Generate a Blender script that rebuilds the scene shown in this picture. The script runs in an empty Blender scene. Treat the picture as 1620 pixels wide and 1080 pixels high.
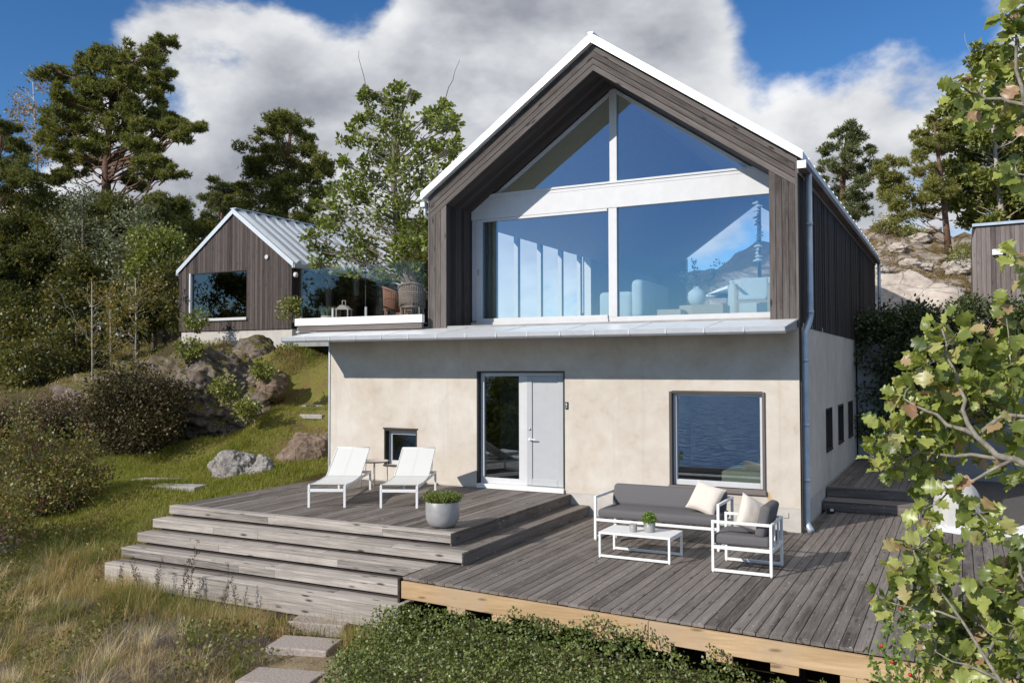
import bpy, math, random
import numpy as np
from mathutils import Vector, Matrix, noise as mnoise
R = math.radians
rng = np.random.default_rng(11); random.seed(5)
SC = bpy.context.scene
COL = SC.collection

# ------------------------------------------------------------------ camera
CAM = np.array([2.187, -13.858, 2.528]); FPX = 1374.1
def cam_axes(yaw, pitch, roll):
    y, p, r = R(yaw), R(pitch), R(roll)
    fw = np.array([-math.sin(y)*math.cos(p), math.cos(y)*math.cos(p), math.sin(p)])
    rt = np.array([math.cos(y), math.sin(y), 0.0]); up = np.cross(rt, fw)
    return rt*math.cos(r)+up*math.sin(r), -rt*math.sin(r)+up*math.cos(r), fw
RT, UP, FW = cam_axes(27.249, 1.697, -0.126)
cd = bpy.data.cameras.new('camera'); cam = bpy.data.objects.new('camera', cd); COL.objects.link(cam)
cd.sensor_width = 36; cd.sensor_fit = 'HORIZONTAL'; cd.lens = FPX/1620*36
cd.clip_start = 0.05; cd.clip_end = 3000
M = Matrix.Identity(4)
for i in range(3):
    M[i][0] = RT[i]; M[i][1] = UP[i]; M[i][2] = -FW[i]; M[i][3] = CAM[i]
cam.matrix_world = M
SC.camera = cam
def raydir(px, py): return FW + RT*(px-810)/FPX - UP*(py-540)/FPX
def at(px, py, Y):                       # surveyed photo point on the plane of depth Y
    r = raydir(px, py); return CAM + r*((Y-CAM[1])/r[1])

# ------------------------------------------------------------------ light
SUN = np.array([-0.4698, -0.8816, 0.0]); SEL = R(28.1)
sdir = Vector((SUN[0]*math.cos(SEL), SUN[1]*math.cos(SEL), math.sin(SEL)))   # towards the sun
sl = bpy.data.lights.new('sun', 'SUN'); sl.energy = 4.4; sl.angle = R(0.5); sl.color = (1.0, 0.94, 0.85)
so = bpy.data.objects.new('sun', sl); COL.objects.link(so); so.rotation_euler = sdir.to_track_quat('Z', 'Y').to_euler()
SC.view_settings.view_transform = 'Standard'; SC.view_settings.look = 'None'
SC.view_settings.exposure = 0.0; SC.view_settings.gamma = 1.0

class NT:
    """tiny node-tree helper"""
    def __init__(s, tree): s.t = tree; s.n = tree.nodes; s.l = tree.links
    def node(s, typ, **kw):
        n = s.n.new(typ)
        for k, v in kw.items():
            if hasattr(n, k): setattr(n, k, v)
        return n
    def set(s, n, **inp):
        for k, v in inp.items():
            k = k.replace('_', ' ')
            if hasattr(v, 'is_linked') or isinstance(v, bpy.types.NodeSocket): s.l.new(v, n.inputs[k])
            else: n.inputs[k].default_value = v
        return n
    def inp(s, n, i, v):
        if isinstance(v, bpy.types.NodeSocket): s.l.new(v, n.inputs[i])
        else: n.inputs[i].default_value = v
    def math(s, op, a, b=0.0, c=None, clamp=False):
        n = s.n.new('ShaderNodeMath'); n.operation = op; n.use_clamp = clamp
        s.inp(n, 0, a); s.inp(n, 1, b)
        if c is not None: s.inp(n, 2, c)
        return n.outputs[0]
    def vmath(s, op, a, b=None):
        n = s.n.new('ShaderNodeVectorMath'); n.operation = op
        s.inp(n, 0, a)
        if b is not None: s.inp(n, 1, b)
        return n.outputs['Value'] if op in ('DOT_PRODUCT', 'LENGTH') else n.outputs[0]
    def noise(s, vec, scale, detail=4, rough=.55, dist=0.0, col=False):
        n = s.n.new('ShaderNodeTexNoise'); s.inp(n, 'Vector', vec)
        n.inputs['Scale'].default_value = scale; n.inputs['Detail'].default_value = detail
        n.inputs['Roughness'].default_value = rough; n.inputs['Distortion'].default_value = dist
        return n.outputs['Color' if col else 'Fac']
    def voro(s, vec, scale, feature='F1', out='Distance'):
        n = s.n.new('ShaderNodeTexVoronoi'); n.feature = feature; s.inp(n, 'Vector', vec)
        n.inputs['Scale'].default_value = scale
        return n.outputs[out]
    def ramp(s, fac, stops, interp='LINEAR'):
        n = s.n.new('ShaderNodeValToRGB'); s.inp(n, 0, fac); cr = n.color_ramp; cr.interpolation = interp
        while len(cr.elements) < len(stops): cr.elements.new(0.5)
        for e, (p, c) in zip(cr.elements, stops):
            e.position = p; e.color = (*c, 1) if len(c) == 3 else c
        return n.outputs[0]
    def mix(s, fac, a, b, mode='MIX'):
        n = s.n.new('ShaderNodeMix'); n.data_type = 'RGBA'; n.blend_type = mode
        s.inp(n, 0, fac)
        s.inp(n, 6, (*a, 1) if isinstance(a, tuple) and len(a) == 3 else a)
        s.inp(n, 7, (*b, 1) if isinstance(b, tuple) and len(b) == 3 else b)
        return n.outputs[2]
    def smooth(s, v, a, b):
        n = s.n.new('ShaderNodeMapRange'); n.interpolation_type = 'SMOOTHSTEP'
        s.inp(n, 0, v); n.inputs[1].default_value = a; n.inputs[2].default_value = b
        return n.outputs[0]
    def scale(s, vec, sx, sy, sz, loc=(0, 0, 0)):
        n = s.n.new('ShaderNodeMapping'); s.inp(n, 0, vec); n.inputs['Scale'].default_value = (sx, sy, sz)
        n.inputs['Location'].default_value = loc
        return n.outputs[0]
    def bump(s, h, strength=.3, dist=.02):
        n = s.n.new('ShaderNodeBump'); s.inp(n, 'Height', h)
        n.inputs['Strength'].default_value = strength; n.inputs['Distance'].default_value = dist
        return n.outputs[0]

# sky: physical sky plus drifting cloud banks, all by direction
W = bpy.data.worlds.new('World'); SC.world = W; W.use_nodes = True
w = NT(W.node_tree); w.n.clear()
tc = w.node('ShaderNodeTexCoord').outputs['Generated']
dirn = w.vmath('NORMALIZE', tc)
sky = w.node('ShaderNodeTexSky'); sky.sky_type = 'NISHITA'; sky.sun_disc = False
sky.sun_elevation = SEL; sky.sun_rotation = math.atan2(SUN[0], SUN[1])
sky.altitude = 600; sky.air_density = 1.0; sky.dust_density = 0.0; sky.ozone_density = 4.0
hs = w.node('ShaderNodeHueSaturation'); hs.inputs['Saturation'].default_value = 1.22; hs.inputs['Hue'].default_value = 0.505
hs.inputs['Value'].default_value = 1.05
w.l.new(sky.outputs[0], hs.inputs['Color'])
bg1 = w.node('ShaderNodeBackground'); w.l.new(hs.outputs[0], bg1.inputs[0]); bg1.inputs[1].default_value = 0.115
sep = w.node('ShaderNodeSeparateXYZ'); w.l.new(dirn, sep.inputs[0])
cv = w.scale(dirn, 1.0, 1.0, 1.75, (3.7, 1.2, .4))
dens = w.noise(cv, 2.7, 11, .57, 0.15)
up_ = tuple(np.array([SUN[0]*.45, SUN[1]*.45, 1.0])*.045)
dens_up = w.noise(w.vmath('ADD', cv, up_), 2.7, 6, .55, 0.15)
def blob(px, py, rad, amp):
    d = raydir(px, py); d = d/np.linalg.norm(d)
    dot = w.vmath('DOT_PRODUCT', dirn, tuple(d))
    n = w.node('ShaderNodeMapRange'); n.interpolation_type = 'SMOOTHSTEP'
    w.inp(n, 0, dot); n.inputs[1].default_value = math.cos(rad/FPX*1.05); n.inputs[2].default_value = 1.0
    n.inputs[3].default_value = 0; n.inputs[4].default_value = amp
    return n.outputs[0]
acc = dens
for b in ((640, 170, 520, .30), (1010, 110, 420, .27), (380, 330, 420, .22), (1580, 60, 230, .30), (1400, 260, 200, .26), (90, 250, 200, .12), (400, 150, 200, .10), (300, 330, 260, .20), 
          (90, 50, 330, -.36), (470, -40, 210, -.40), (1350, 90, 270, -.42), (1100, 150, 190, .16), (1330, 260, 120, .14), (330, 165, 120, -.30), (1450, 160, 140, -.14), (250, 20, 130, .12),
          (380, 70, 120, .10), (640, 60, 150, .06)):
    acc = w.math('ADD', acc, blob(*b))
def blob_dir(d, rad, amp):
    d = np.array(d)/np.linalg.norm(d); n = w.node('ShaderNodeMapRange'); n.interpolation_type = 'SMOOTHSTEP'
    w.inp(n, 0, w.vmath('DOT_PRODUCT', dirn, tuple(d))); n.inputs[1].default_value = math.cos(rad); n.inputs[2].default_value = 1.0; n.inputs[3].default_value = 0; n.inputs[4].default_value = amp
    return n.outputs[0]
for px_, py_, rd, am in ((1150, 350, .035, .22), (1100, 362, .03, .18), (1200, 402, .05, .26), (1000, 480, .06, .12), (860, 488, .05, .10)):
    acc = w.math('ADD', acc, blob_dir(raydir(px_, py_)*np.array([1, -1, 1]), rd, am))   # small clouds over the water, behind the viewer
acc = w.math('ADD', acc, w.math('MULTIPLY', w.smooth(sep.outputs[2],   .44, .72), .34))          # cloud cover added overhead, out of view, to whiten the ambient light
acc = w.math('ADD', acc, w.math('MULTIPLY', w.smooth(w.math('MULTIPLY', sep.outputs[1], -1.0), 0.05, 0.5), w.math('MULTIPLY_ADD', w.smooth(sep.outputs[2], .40, .62), .16, -.16)))
mask = w.smooth(acc, 0.545, 0.665)
lit = w.math('ADD', w.math('MULTIPLY', w.math('SUBTRACT', dens, dens_up), 2.6), .5)
thick = w.smooth(acc, .60, .92)
big = w.noise(cv, 1.5, 5, .5, .2)
f_ = w.math('ADD', w.math('ADD', w.math('MULTIPLY', lit, .55), w.math('MULTIPLY', big, .55)), w.math('MULTIPLY_ADD', thick, -.15, .02))
ccol = w.ramp(f_, [(0.10, (.20, .215, .265)), (0.30, (.36, .38, .43)), (0.44, (.56, .58, .625)), (0.56, (.76, .775, .80)), (0.70, (.96, .96, .97))])
bg2 = w.node('ShaderNodeBackground'); w.l.new(ccol, bg2.inputs[0]); bg2.inputs[1].default_value = 1.0
mx = w.node('ShaderNodeMixShader'); w.l.new(mask, mx.inputs[0]); w.l.new(bg1.outputs[0], mx.inputs[1]); w.l.new(bg2.outputs[0], mx.inputs[2])
wo = w.node('ShaderNodeOutputWorld'); w.l.new(mx.outputs[0], wo.inputs[0])

# ------------------------------------------------------------------ object helpers
def tag(o, label=None, cat=None, group=None, kind=None):
    if label: o['label'] = label
    if cat: o['category'] = cat
    if group: o['group'] = group
    if kind: o['kind'] = kind
    return o
def empty(name, loc=(0, 0, 0), rz=0.0, label=None, cat=None, group=None):
    o = bpy.data.objects.new(name, None); COL.objects.link(o); o.location = [float(v) for v in loc]; o.rotation_euler = (0, 0, rz)
    o.empty_display_size = 0.2
    return tag(o, label, cat, group)
def children(o): return [c for c in bpy.data.objects if c.parent == o]
def copy_tree(o, parent=None):
    c = o.copy(); COL.objects.link(c); c.parent = parent
    for ch in children(o): copy_tree(ch, c)
    return c

class MB:
    """collects geometry into one mesh; 'bc' carries (along, across, random) for timber grain"""
    def __init__(s): s.v = []; s.f = []; s.b = []; s.sm = []
    def add(s, vs, fs, bc=None, smooth=False):
        o = len(s.v); s.v += [tuple(map(float, p)) for p in vs]
        s.f += [tuple(i+o for i in f) for f in fs]; s.sm += [smooth]*len(fs)
        s.b += bc if bc is not None else [(p[0], p[1], .5) for p in vs]
    def box(s, x0, x1, y0, y1, z0, z1, along=None):
        vs = [(x, y, z) for x in (x0, x1) for y in (y0, y1) for z in (z0, z1)]
        fs = [(0, 1, 3, 2), (4, 6, 7, 5), (0, 4, 5, 1), (2, 3, 7, 6), (0, 2, 6, 4), (1, 5, 7, 3)]
        d = (x1-x0, y1-y0, z1-z0)
        a = along if along is not None else max(range(3), key=lambda i: abs(d[i]))
        o1, o2 = [i for i in range(3) if i != a]; r = random.random()
        s.add(vs, fs, [(p[a], p[o1]+p[o2]*1.0, r) for p in vs])
    def prism(s, poly, d0, d1, plane='XZ', along=0, r=None):
        """polygon in plane extruded along the third axis"""
        n = len(poly); r = random.random() if r is None else r
        def P(p, d): return (p[0], d, p[1]) if plane == 'XZ' else ((d, p[0], p[1]) if plane == 'YZ' else (p[0], p[1], d))
        vs = [P(p, d0) for p in poly]+[P(p, d1) for p in poly]
        fs = [tuple(range(n)), tuple(range(2*n-1, n-1, -1))]+[(i, i+n, (i+1) % n+n, (i+1) % n) for i in range(n)]
        if along == 'free':
            e = np.array(poly[1])-np.array(poly[0]); e = e/np.linalg.norm(e); q = np.array([-e[1], e[0]])
            bc = [(float(np.dot(p, e)), float(np.dot(p, q)), r) for p in poly]; bc = bc+[(b[0], b[1]+(d1-d0), r) for b in bc]
        else:
            bc = [(p[along], p[1-along], r) for p in poly]; bc = bc+[(b[0], b[1]+(d1-d0), r) for b in bc]
        s.add(vs, fs, bc)
    def bar(s, a, b, w_, h_=None, upv=(0, 0, 1)):
        """rectangular bar between two points"""
        h_ = h_ or w_; a = Vector(a); b = Vector(b); d = (b-a).normalized(); u = Vector(upv)
        if abs(d.dot(u)) > .95: u = Vector((1, 0, 0))
        x = d.cross(u).normalized(); y = x.cross(d).normalized()
        vs = [p+x*sx*w_/2+y*sy*h_/2 for p in (a, b) for sx, sy in ((-1, -1), (1, -1), (1, 1), (-1, 1))]
        r = random.random(); L = (b-a).length
        bc = [(0 if i < 4 else L, (-1, 1, 1, -1)[i % 4]*w_/2+(-1, -1, 1, 1)[i % 4]*h_/2, r) for i in range(8)]
        s.add(vs, [(3, 2, 1, 0), (4, 5, 6, 7), (0, 1, 5, 4), (1, 2, 6, 5), (2, 3, 7, 6), (3, 0, 4, 7)], bc)
    def tube(s, pts, rad, n=6, cap=True):
        pts = [Vector(p) for p in pts]; m = len(pts)
        rad = rad if hasattr(rad, '__len__') else [rad]*m
        vs = []; fs = []; bc = []; r = random.random(); L = 0; prev = None
        for i, p in enumerate(pts):
            d = (pts[min(i+1, m-1)]-pts[max(i-1, 0)]).normalized()
            if prev is None:
                u = Vector((0, 0, 1)) if abs(d.z) < .9 else Vector((1, 0, 0)); x = d.cross(u).normalized()
            else: x = (prev-d*prev.dot(d)).normalized()
            prev = x; y = d.cross(x)
            if i: L += (p-pts[i-1]).length
            for k in range(n):
                t = 2*math.pi*k/n; vs.append(p+(x*math.cos(t)+y*math.sin(t))*rad[i]); bc.append((L, t*rad[i], r))
        for i in range(m-1):
            for k in range(n): fs.append((i*n+k, i*n+(k+1) % n, (i+1)*n+(k+1) % n, (i+1)*n+k))
        if cap: fs.append(tuple(range(n-1, -1, -1))); fs.append(tuple((m-1)*n+k for k in range(n)))
        s.add(vs, fs, bc, True)
    def lathe(s, prof, n=24, c=(0, 0, 0)):
        vs = [(c[0]+r*math.cos(2*math.pi*k/n), c[1]+r*math.sin(2*math.pi*k/n), c[2]+z) for r, z in prof for k in range(n)]
        fs = [(i*n+k, i*n+(k+1) % n, (i+1)*n+(k+1) % n, (i+1)*n+k) for i in range(len(prof)-1) for k in range(n)]
        fs.append(tuple(range(n-1, -1, -1))); fs.append(tuple((len(prof)-1)*n+k for k in range(n)))
        s.add(vs, fs, None, True)
    def build(s, name, m, parent=None, bevel=0.0, seg=2, loc=None, auto=True):
        me = bpy.data.meshes.new(name); me.from_pydata(s.v, [], s.f); me.update()
        a = me.attributes.new('bc', 'FLOAT_VECTOR', 'POINT'); a.data.foreach_set('vector', np.array(s.b, dtype=np.float32).ravel())
        me.polygons.foreach_set('use_smooth', s.sm)
        me.materials.append(m); o = bpy.data.objects.new(name, me); COL.objects.link(o)
        if parent: o.parent = parent
        if loc is not None: o.location = [float(v) for v in loc]
        if bevel:
            md = o.modifiers.new('bevel', 'BEVEL'); md.width = bevel; md.segments = seg; md.limit_method = 'ANGLE'; md.angle_limit = R(40)
        return o

def npmesh(name, V, F, m, parent=None, tint=None, bc=None, smooth=False):
    """fast mesh from arrays: V (n,3), F (m,k)"""
    me = bpy.data.meshes.new(name); V = np.asarray(V, np.float32); F = np.asarray(F, np.int32); k = F.shape[1]
    me.vertices.add(len(V)); me.vertices.foreach_set('co', V.ravel())
    me.loops.add(F.size); me.loops.foreach_set('vertex_index', F.ravel())
    me.polygons.add(len(F)); me.polygons.foreach_set('loop_start', np.arange(0, F.size, k, dtype=np.int32))
    if smooth: me.polygons.foreach_set('use_smooth', np.ones(len(F), bool))
    me.update(calc_edges=True)
    if tint is not None:
        a = me.attributes.new('tint', 'FLOAT', 'FACE'); a.data.foreach_set('value', np.asarray(tint, np.float32))
    me.materials.append(m); o = bpy.data.objects.new(name, me); COL.objects.link(o)
    if parent: o.parent = parent
    return o

def unit(a): return a/np.maximum(np.linalg.norm(a, axis=-1, keepdims=True), 1e-9)
DIAMOND = (np.array([(0, 0, 0), (.5, .5, .10), (0, 1, 0), (-.5, .5, .10)], float)*[.62, 1, 1], np.array([(0, 1, 2, 3)]))
NEEDLE = (np.array([(-.5, 0, 0), (.5, 0, 0), (0, 1, 0)], float), np.array([(0, 1, 2)]))
_ol = [(.02, .0)]+[(float(.04+.36*math.sin(math.pi*min(1, y**.85))**.8*(.80+.20*math.cos(2*math.pi*(y*3.4-.62)))*(1 if y < .93 else .8)), float(y+.022*math.sin(2*math.pi*(y*3.4-.4)))) for y in np.linspace(.10, .97, 26)]
def oak_shape():
    rightv = [(x, y, .34*abs(x)-.22*y*y+.06*math.sin(9*y+5*abs(x))) for x, y in _ol]; tip = (0, 1.02, -.24)
    mid = [(0, y, -.02-.22*y*y) for _, y in _ol]
    V = rightv+[(-x*.95, y, z-.10*abs(x)) for x, y, z in rightv]+mid+[tip]; n = len(_ol); F = []
    for i in range(n-1):
        F += [(2*n+i, i, i+1), (2*n+i, i+1, 2*n+i+1), (2*n+i, n+i+1, n+i), (2*n+i, 2*n+i+1, n+i+1)]
    F += [(2*n+n-1, n-1, 3*n), (2*n+n-1, 3*n, 2*n-1)]
    return np.array(V, float), np.array(F)
OAK = oak_shape()
def leaf_cloud(name, C, size, shape, m, parent=None, tint=None, axis=None, nrm=None, width=1.0):
    """many small leaves as one mesh: C (n,3) roots, axis (n,3) leaf direction, nrm (n,3) leaf normal"""
    n = len(C); V0, F0 = shape
    ax = unit(axis if axis is not None else rng.normal(size=(n, 3)))
    nr = nrm if nrm is not None else rng.normal(size=(n, 3))
    x = unit(np.cross(ax, nr)); z = np.cross(x, ax)
    sz = np.broadcast_to(np.asarray(size, float), (n,))[:, None]
    wd = np.broadcast_to(np.asarray(width, float), (n,))[:, None]
    V = C[:, None, :]+sz[:, None]*(V0[None, :, 0:1]*(x*wd)[:, None]+V0[None, :, 1:2]*ax[:, None]+V0[None, :, 2:3]*z[:, None])
    F = F0[None]+(np.arange(n)*len(V0))[:, None, None]
    t = rng.random(n) if tint is None else tint
    return npmesh(name, V.reshape(-1, 3), F.reshape(-1, F0.shape[1]), m, parent, np.repeat(t, len(F0)))

# ------------------------------------------------------------------ materials
def newmat(name):
    m = bpy.data.materials.new(name); m.use_nodes = True; t = NT(m.node_tree); t.n.clear()
    p = t.node('ShaderNodeBsdfPrincipled'); o = t.node('ShaderNodeOutputMaterial'); t.l.new(p.outputs[0], o.inputs[0])
    return m, t, p, o
def plain(name, c, rough=.5, metal=0.0, var=.12, scale=6, bump=0.0, spec=.5):
    m, t, p, o = newmat(name); co = t.node('ShaderNodeTexCoord').outputs['Object']
    nz = t.noise(co, scale, 5, .6)
    lo = tuple(max(0, v*(1-var)) for v in c); hi = tuple(min(1, v*(1+var)) for v in c)
    t.set(p, Base_Color=t.ramp(nz, [(.3, lo), (.7, hi)]), Roughness=rough, Metallic=metal)
    p.inputs['Specular IOR Level'].default_value = spec
    if bump: t.set(p, Normal=t.bump(t.noise(co, scale*12, 4, .6), bump, .01))
    return m
def wood(name, dark, light, rough=.75, knots=.6, tintvar=.5, grain=26, stain=None, fleck=0.0):
    m, t, p, o = newmat(name)
    at_ = t.node('ShaderNodeAttribute'); at_.attribute_name = 'bc'
    s = t.node('ShaderNodeSeparateXYZ'); t.l.new(at_.outputs['Vector'], s.inputs[0])
    c = t.node('ShaderNodeCombineXYZ'); t.l.new(s.outputs[0], c.inputs[0]); t.l.new(s.outputs[1], c.inputs[1])
    t.l.new(t.math('MULTIPLY', s.outputs[2], 91.0), c.inputs[2])
    v = c.outputs[0]
    g = t.noise(t.scale(v, 1.1, grain, 1), 2.2, 6, .62, .35)
    g2 = t.noise(t.scale(v, .45, 7, 1), 1.8, 4, .6)
    kn = t.voro(t.scale(v, 1.7, 6.5, 1), 1.25)
    kn = t.smooth(kn, .20, .06)
    f = t.math('ADD', t.math('MULTIPLY', g, .55), t.math('MULTIPLY', g2, .35))
    wn = t.node('ShaderNodeTexWhiteNoise'); wn.noise_dimensions = '1D'; t.l.new(s.outputs[2], wn.inputs['W'])
    f = t.math('ADD', f, t.math('MULTIPLY', t.math('SUBTRACT', wn.outputs['Value'], .5), tintvar))
    col = t.ramp(f, [(.24, dark), (.68, light)])
    if stain: col = t.mix(t.smooth(t.noise(t.node('ShaderNodeTexCoord').outputs['Object'], 1.1, 5, .65), .5, .72), col, stain)
    col = t.mix(t.math('MULTIPLY', kn, knots), col, tuple(v_*.45 for v_ in dark))
    if fleck: col = t.mix(t.math('MULTIPLY', t.smooth(t.noise(t.scale(v, 9, 16, 1), 1.6, 3, .5), .66, .74), fleck), col, (.48, .45, .43))
    t.set(p, Base_Color=col, Roughness=rough); p.inputs['Specular IOR Level'].default_value = .25
    t.set(p, Normal=t.bump(t.math('SUBTRACT', g, t.math('MULTIPLY', kn, .3)), .35, .004))
    return m
def leafmat(name, stops, trans=.35, rough=.5, gloss=.04):
    m, t, p, o = newmat(name)
    a = t.node('ShaderNodeAttribute'); a.attribute_name = 'tint'
    oi = t.node('ShaderNodeObjectInfo')
    col = t.ramp(a.outputs['Fac'], stops)
    t.n.remove(p)
    d = t.node('ShaderNodeBsdfDiffuse'); t.l.new(col, d.inputs[0])
    tr = t.node('ShaderNodeBsdfTranslucent'); t.l.new(t.mix(1.0, col, (1.0, 1.0, .55), 'MULTIPLY'), tr.inputs[0])
    gl = t.node('ShaderNodeBsdfGlossy'); gl.inputs[1].default_value = rough; gl.inputs[0].default_value = (.8, .8, .8, 1)
    m1 = t.node('ShaderNodeMixShader'); m1.inputs[0].default_value = trans; t.l.new(d.outputs[0], m1.inputs[1]); t.l.new(tr.outputs[0], m1.inputs[2])
    m2 = t.node('ShaderNodeMixShader'); m2.inputs[0].default_value = gloss; t.l.new(m1.outputs[0], m2.inputs[1]); t.l.new(gl.outputs[0], m2.inputs[2])
    t.l.new(m2.outputs[0], o.inputs[0])
    return m
def glass(name, refl=.16, tintc=(.85, .92, .90), wob=0.0, gcol=(.86, .93, 1)):
    m, t, p, o = newmat(name); t.n.remove(p)
    tr = t.node('ShaderNodeBsdfTransparent'); tr.inputs[0].default_value = (*tintc, 1)
    gl = t.node('ShaderNodeBsdfGlossy'); gl.inputs[0].default_value = (*gcol, 1); gl.inputs[1].default_value = 0.0
    if wob:
        co = t.node('ShaderNodeTexCoord').outputs['Object']
        t.l.new(t.bump(t.noise(co, .9, 2, .5), wob, .02), gl.inputs['Normal'])
    fr = t.node('ShaderNodeFresnel'); fr.inputs[0].default_value = 1.5
    f = t.math('MINIMUM', t.math('MAXIMUM', t.math('ADD', fr.outputs[0], refl), 0.0), 1.0)
    mx_ = t.node('ShaderNodeMixShader'); t.l.new(f, mx_.inputs[0]); t.l.new(tr.outputs[0], mx_.inputs[1]); t.l.new(gl.outputs[0], mx_.inputs[2])
    t.l.new(mx_.outputs[0], o.inputs[0])
    return m

def stucco_mat():
    m, t, p, o = newmat('lime_stucco'); co = t.node('ShaderNodeTexCoord').outputs['Object']
    big = t.noise(t.scale(co, 1, 1, 1.1), .85, 6, .62, .6)
    med = t.noise(co, 3.2, 6, .65, .4)
    fine = t.noise(co, 60, 4, .6)
    f = t.math('ADD', t.math('MULTIPLY', big, .6), t.math('MULTIPLY', med, .4))
    c = t.ramp(f, [(.30, (.44, .375, .305)), (.43, (.57, .505, .43)), (.55, (.63, .575, .505)), (.70, (.70, .655, .59))])
    rust = t.math('MULTIPLY', t.smooth(t.noise(t.scale(co, 1.3, 1.3, .8, (4, 2, 1)), .9, 5, .6, .8), .55, .78), .40)
    c = t.mix(rust, c, (.53, .37, .24))
    streak = t.noise(t.scale(co, 9, 9, .35), 1.0, 4, .55)
    c = t.mix(t.math('MULTIPLY', t.smooth(streak, .56, .75), .16), c, (.30, .26, .22))
    sx = t.node('ShaderNodeSeparateXYZ'); t.l.new(co, sx.inputs[0])
    run = t.math('MULTIPLY', t.smooth(t.math('ABSOLUTE', t.math('ADD', t.math('ADD', sx.outputs[0], .50), t.math('MULTIPLY', t.noise(co, 3, 3, .5), -.06))), .06, .0), t.math('MULTIPLY', t.smooth(sx.outputs[2], .36, .50), t.smooth(sx.outputs[2], .62, .52)))
    c = t.mix(t.math('MULTIPLY', run, .75), c, (.55, .33, .10))
    sp = t.smooth(t.voro(co, 7.0), .055, .03)
    c = t.mix(t.math('MULTIPLY', sp, .35), c, (.28, .22, .17))
    t.set(p, Base_Color=c, Roughness=.9, Normal=t.bump(t.math('ADD', fine, t.math('MULTIPLY', med, .7)), .22, .006))
    p.inputs['Specular IOR Level'].default_value = .2
    return m
def rock_mat(name, cols, moss=.4, scale=1.0, streak=0.0):
    m, t, p, o = newmat(name); tcn = t.node('ShaderNodeTexCoord'); co = tcn.outputs['Object']
    n1 = t.noise(co, 1.3*scale, 8, .65, .5); n2 = t.noise(co, 9*scale, 6, .65)
    f = t.math('ADD', t.math('MULTIPLY', n1, .6), t.math('MULTIPLY', n2, .4))
    if streak:
        st = t.noise(t.scale(co, 1.2, 1.0, 7), 1.6*scale, 5, .6, .9)
        f = t.math('ADD', t.math('MULTIPLY', f, 1-streak), t.math('MULTIPLY', st, streak))
    c = t.ramp(f, cols)
    crack = t.voro(t.scale(co, 1, 1, 1.6), 1.5*scale, 'DISTANCE_TO_EDGE')
    ck = t.smooth(t.math('ADD', crack, t.math('MULTIPLY', n2, .06)), .05, .025)
    c = t.mix(t.math('MULTIPLY', ck, .55), c, (.05, .045, .04))
    lich = t.smooth(t.noise(co, 4*scale, 5, .7, 1.0), .58, .66)
    c = t.mix(t.math('MULTIPLY', lich, .4), c, (.44, .43, .40))
    if moss:
        geo = t.node('ShaderNodeNewGeometry'); sx = t.node('ShaderNodeSeparateXYZ'); t.l.new(geo.outputs['Normal'], sx.inputs[0])
        mm = t.smooth(t.math('ADD', t.math('MULTIPLY', sx.outputs[2], .45), t.noise(co, 1.7*scale, 6, .65)), 1.06-moss*.55, 1.16-moss*.5)
        mc = t.ramp(t.noise(co, 14, 5, .6), [(.35, (.045, .045, .012)), (.55, (.13, .115, .03)), (.72, (.17, .12, .05))])
        c = t.mix(mm, c, mc)
    t.set(p, Base_Color=c, Roughness=.9, Normal=t.bump(t.math('SUBTRACT', f, t.math('MULTIPLY', ck, .4)), .8, .06))
    p.inputs['Specular IOR Level'].default_value = .2
    return m

MT = {}
MT['stucco'] = stucco_mat()
MT['clad'] = wood('weathered_cladding', (.040, .032, .028), (.215, .186, .172), knots=.95, tintvar=.42, stain=(.125, .112, .105))
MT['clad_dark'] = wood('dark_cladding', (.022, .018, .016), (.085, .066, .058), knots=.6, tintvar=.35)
MT['clad_brown'] = wood('brown_cladding', (.028, .022, .020), (.125, .10, .09), knots=.75, tintvar=.35)
MT['clad_grey'] = wood('grey_cladding', (.085, .07, .066), (.31, .265, .25), knots=.7, tintvar=.3)
MT['trim'] = wood('timber_trim', (.07, .058, .052), (.2, .17, .155), knots=.5)
MT['deck'] = wood('weathered_deck', (.060, .050, .044), (.285, .25, .225), knots=.6, tintvar=.27, stain=(.20, .178, .162), fleck=.85)
MT['steps'] = wood('silvered_steps', (.12, .105, .095), (.56, .505, .46), knots=.95, tintvar=.30, stain=(.30, .27, .25))
MT['pine_new'] = wood('fresh_pine', (.36, .235, .12), (.66, .47, .285), knots=.8, tintvar=.2, grain=14, stain=(.44, .32, .21))
MT['white'] = plain('white_powder_coat', (.82, .82, .81), .45, var=.03)
MT['frame'] = plain('pale_grey_frame', (.60, .60, .61), .45, var=.04)
MT['door'] = plain('pale_grey_door', (.45, .46, .475), .45, var=.03)
MT['black'] = plain('black_plastic', (.02, .02, .02), .4)
MT['metal'] = plain('galvanised_steel', (.66, .69, .72), .42, .65, .10, 3.5)
MT['roof'] = plain('galvanised_roof', (.80, .81, .82), .38, .2, .06, 2.5)
MT['roof_cabin'] = plain('blue_grey_roof', (.56, .60, .64), .42, .2, .06, 2.5)
MT['zinc'] = plain('zinc_pipe', (.48, .54, .60), .42, .45, .14, 5)
MT['gutter'] = plain('grey_gutter', (.55, .57, .60), .45, .3, .06)
MT['fabric'] = plain('grey_cushion_fabric', (.125, .12, .125), .95, var=.16, scale=120, bump=.25)
MT['pillow'] = plain('cream_cushion_fabric', (.68, .61, .54), .95, var=.06, scale=90, bump=.2)
MT['sling'] = plain('white_mesh_fabric', (.74, .74, .71), .8, var=.05, scale=160, bump=.15)
MT['sling2'] = MT['sling']
MT['tablepink'] = plain('greige_metal', (.55, .47, .42), .5)
MT['pot'] = plain('polished_concrete', (.315, .31, .31), .42, var=.18, scale=4, bump=.05)
MT['clay'] = plain('pale_pot', (.52, .45, .37), .8, var=.12)
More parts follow.
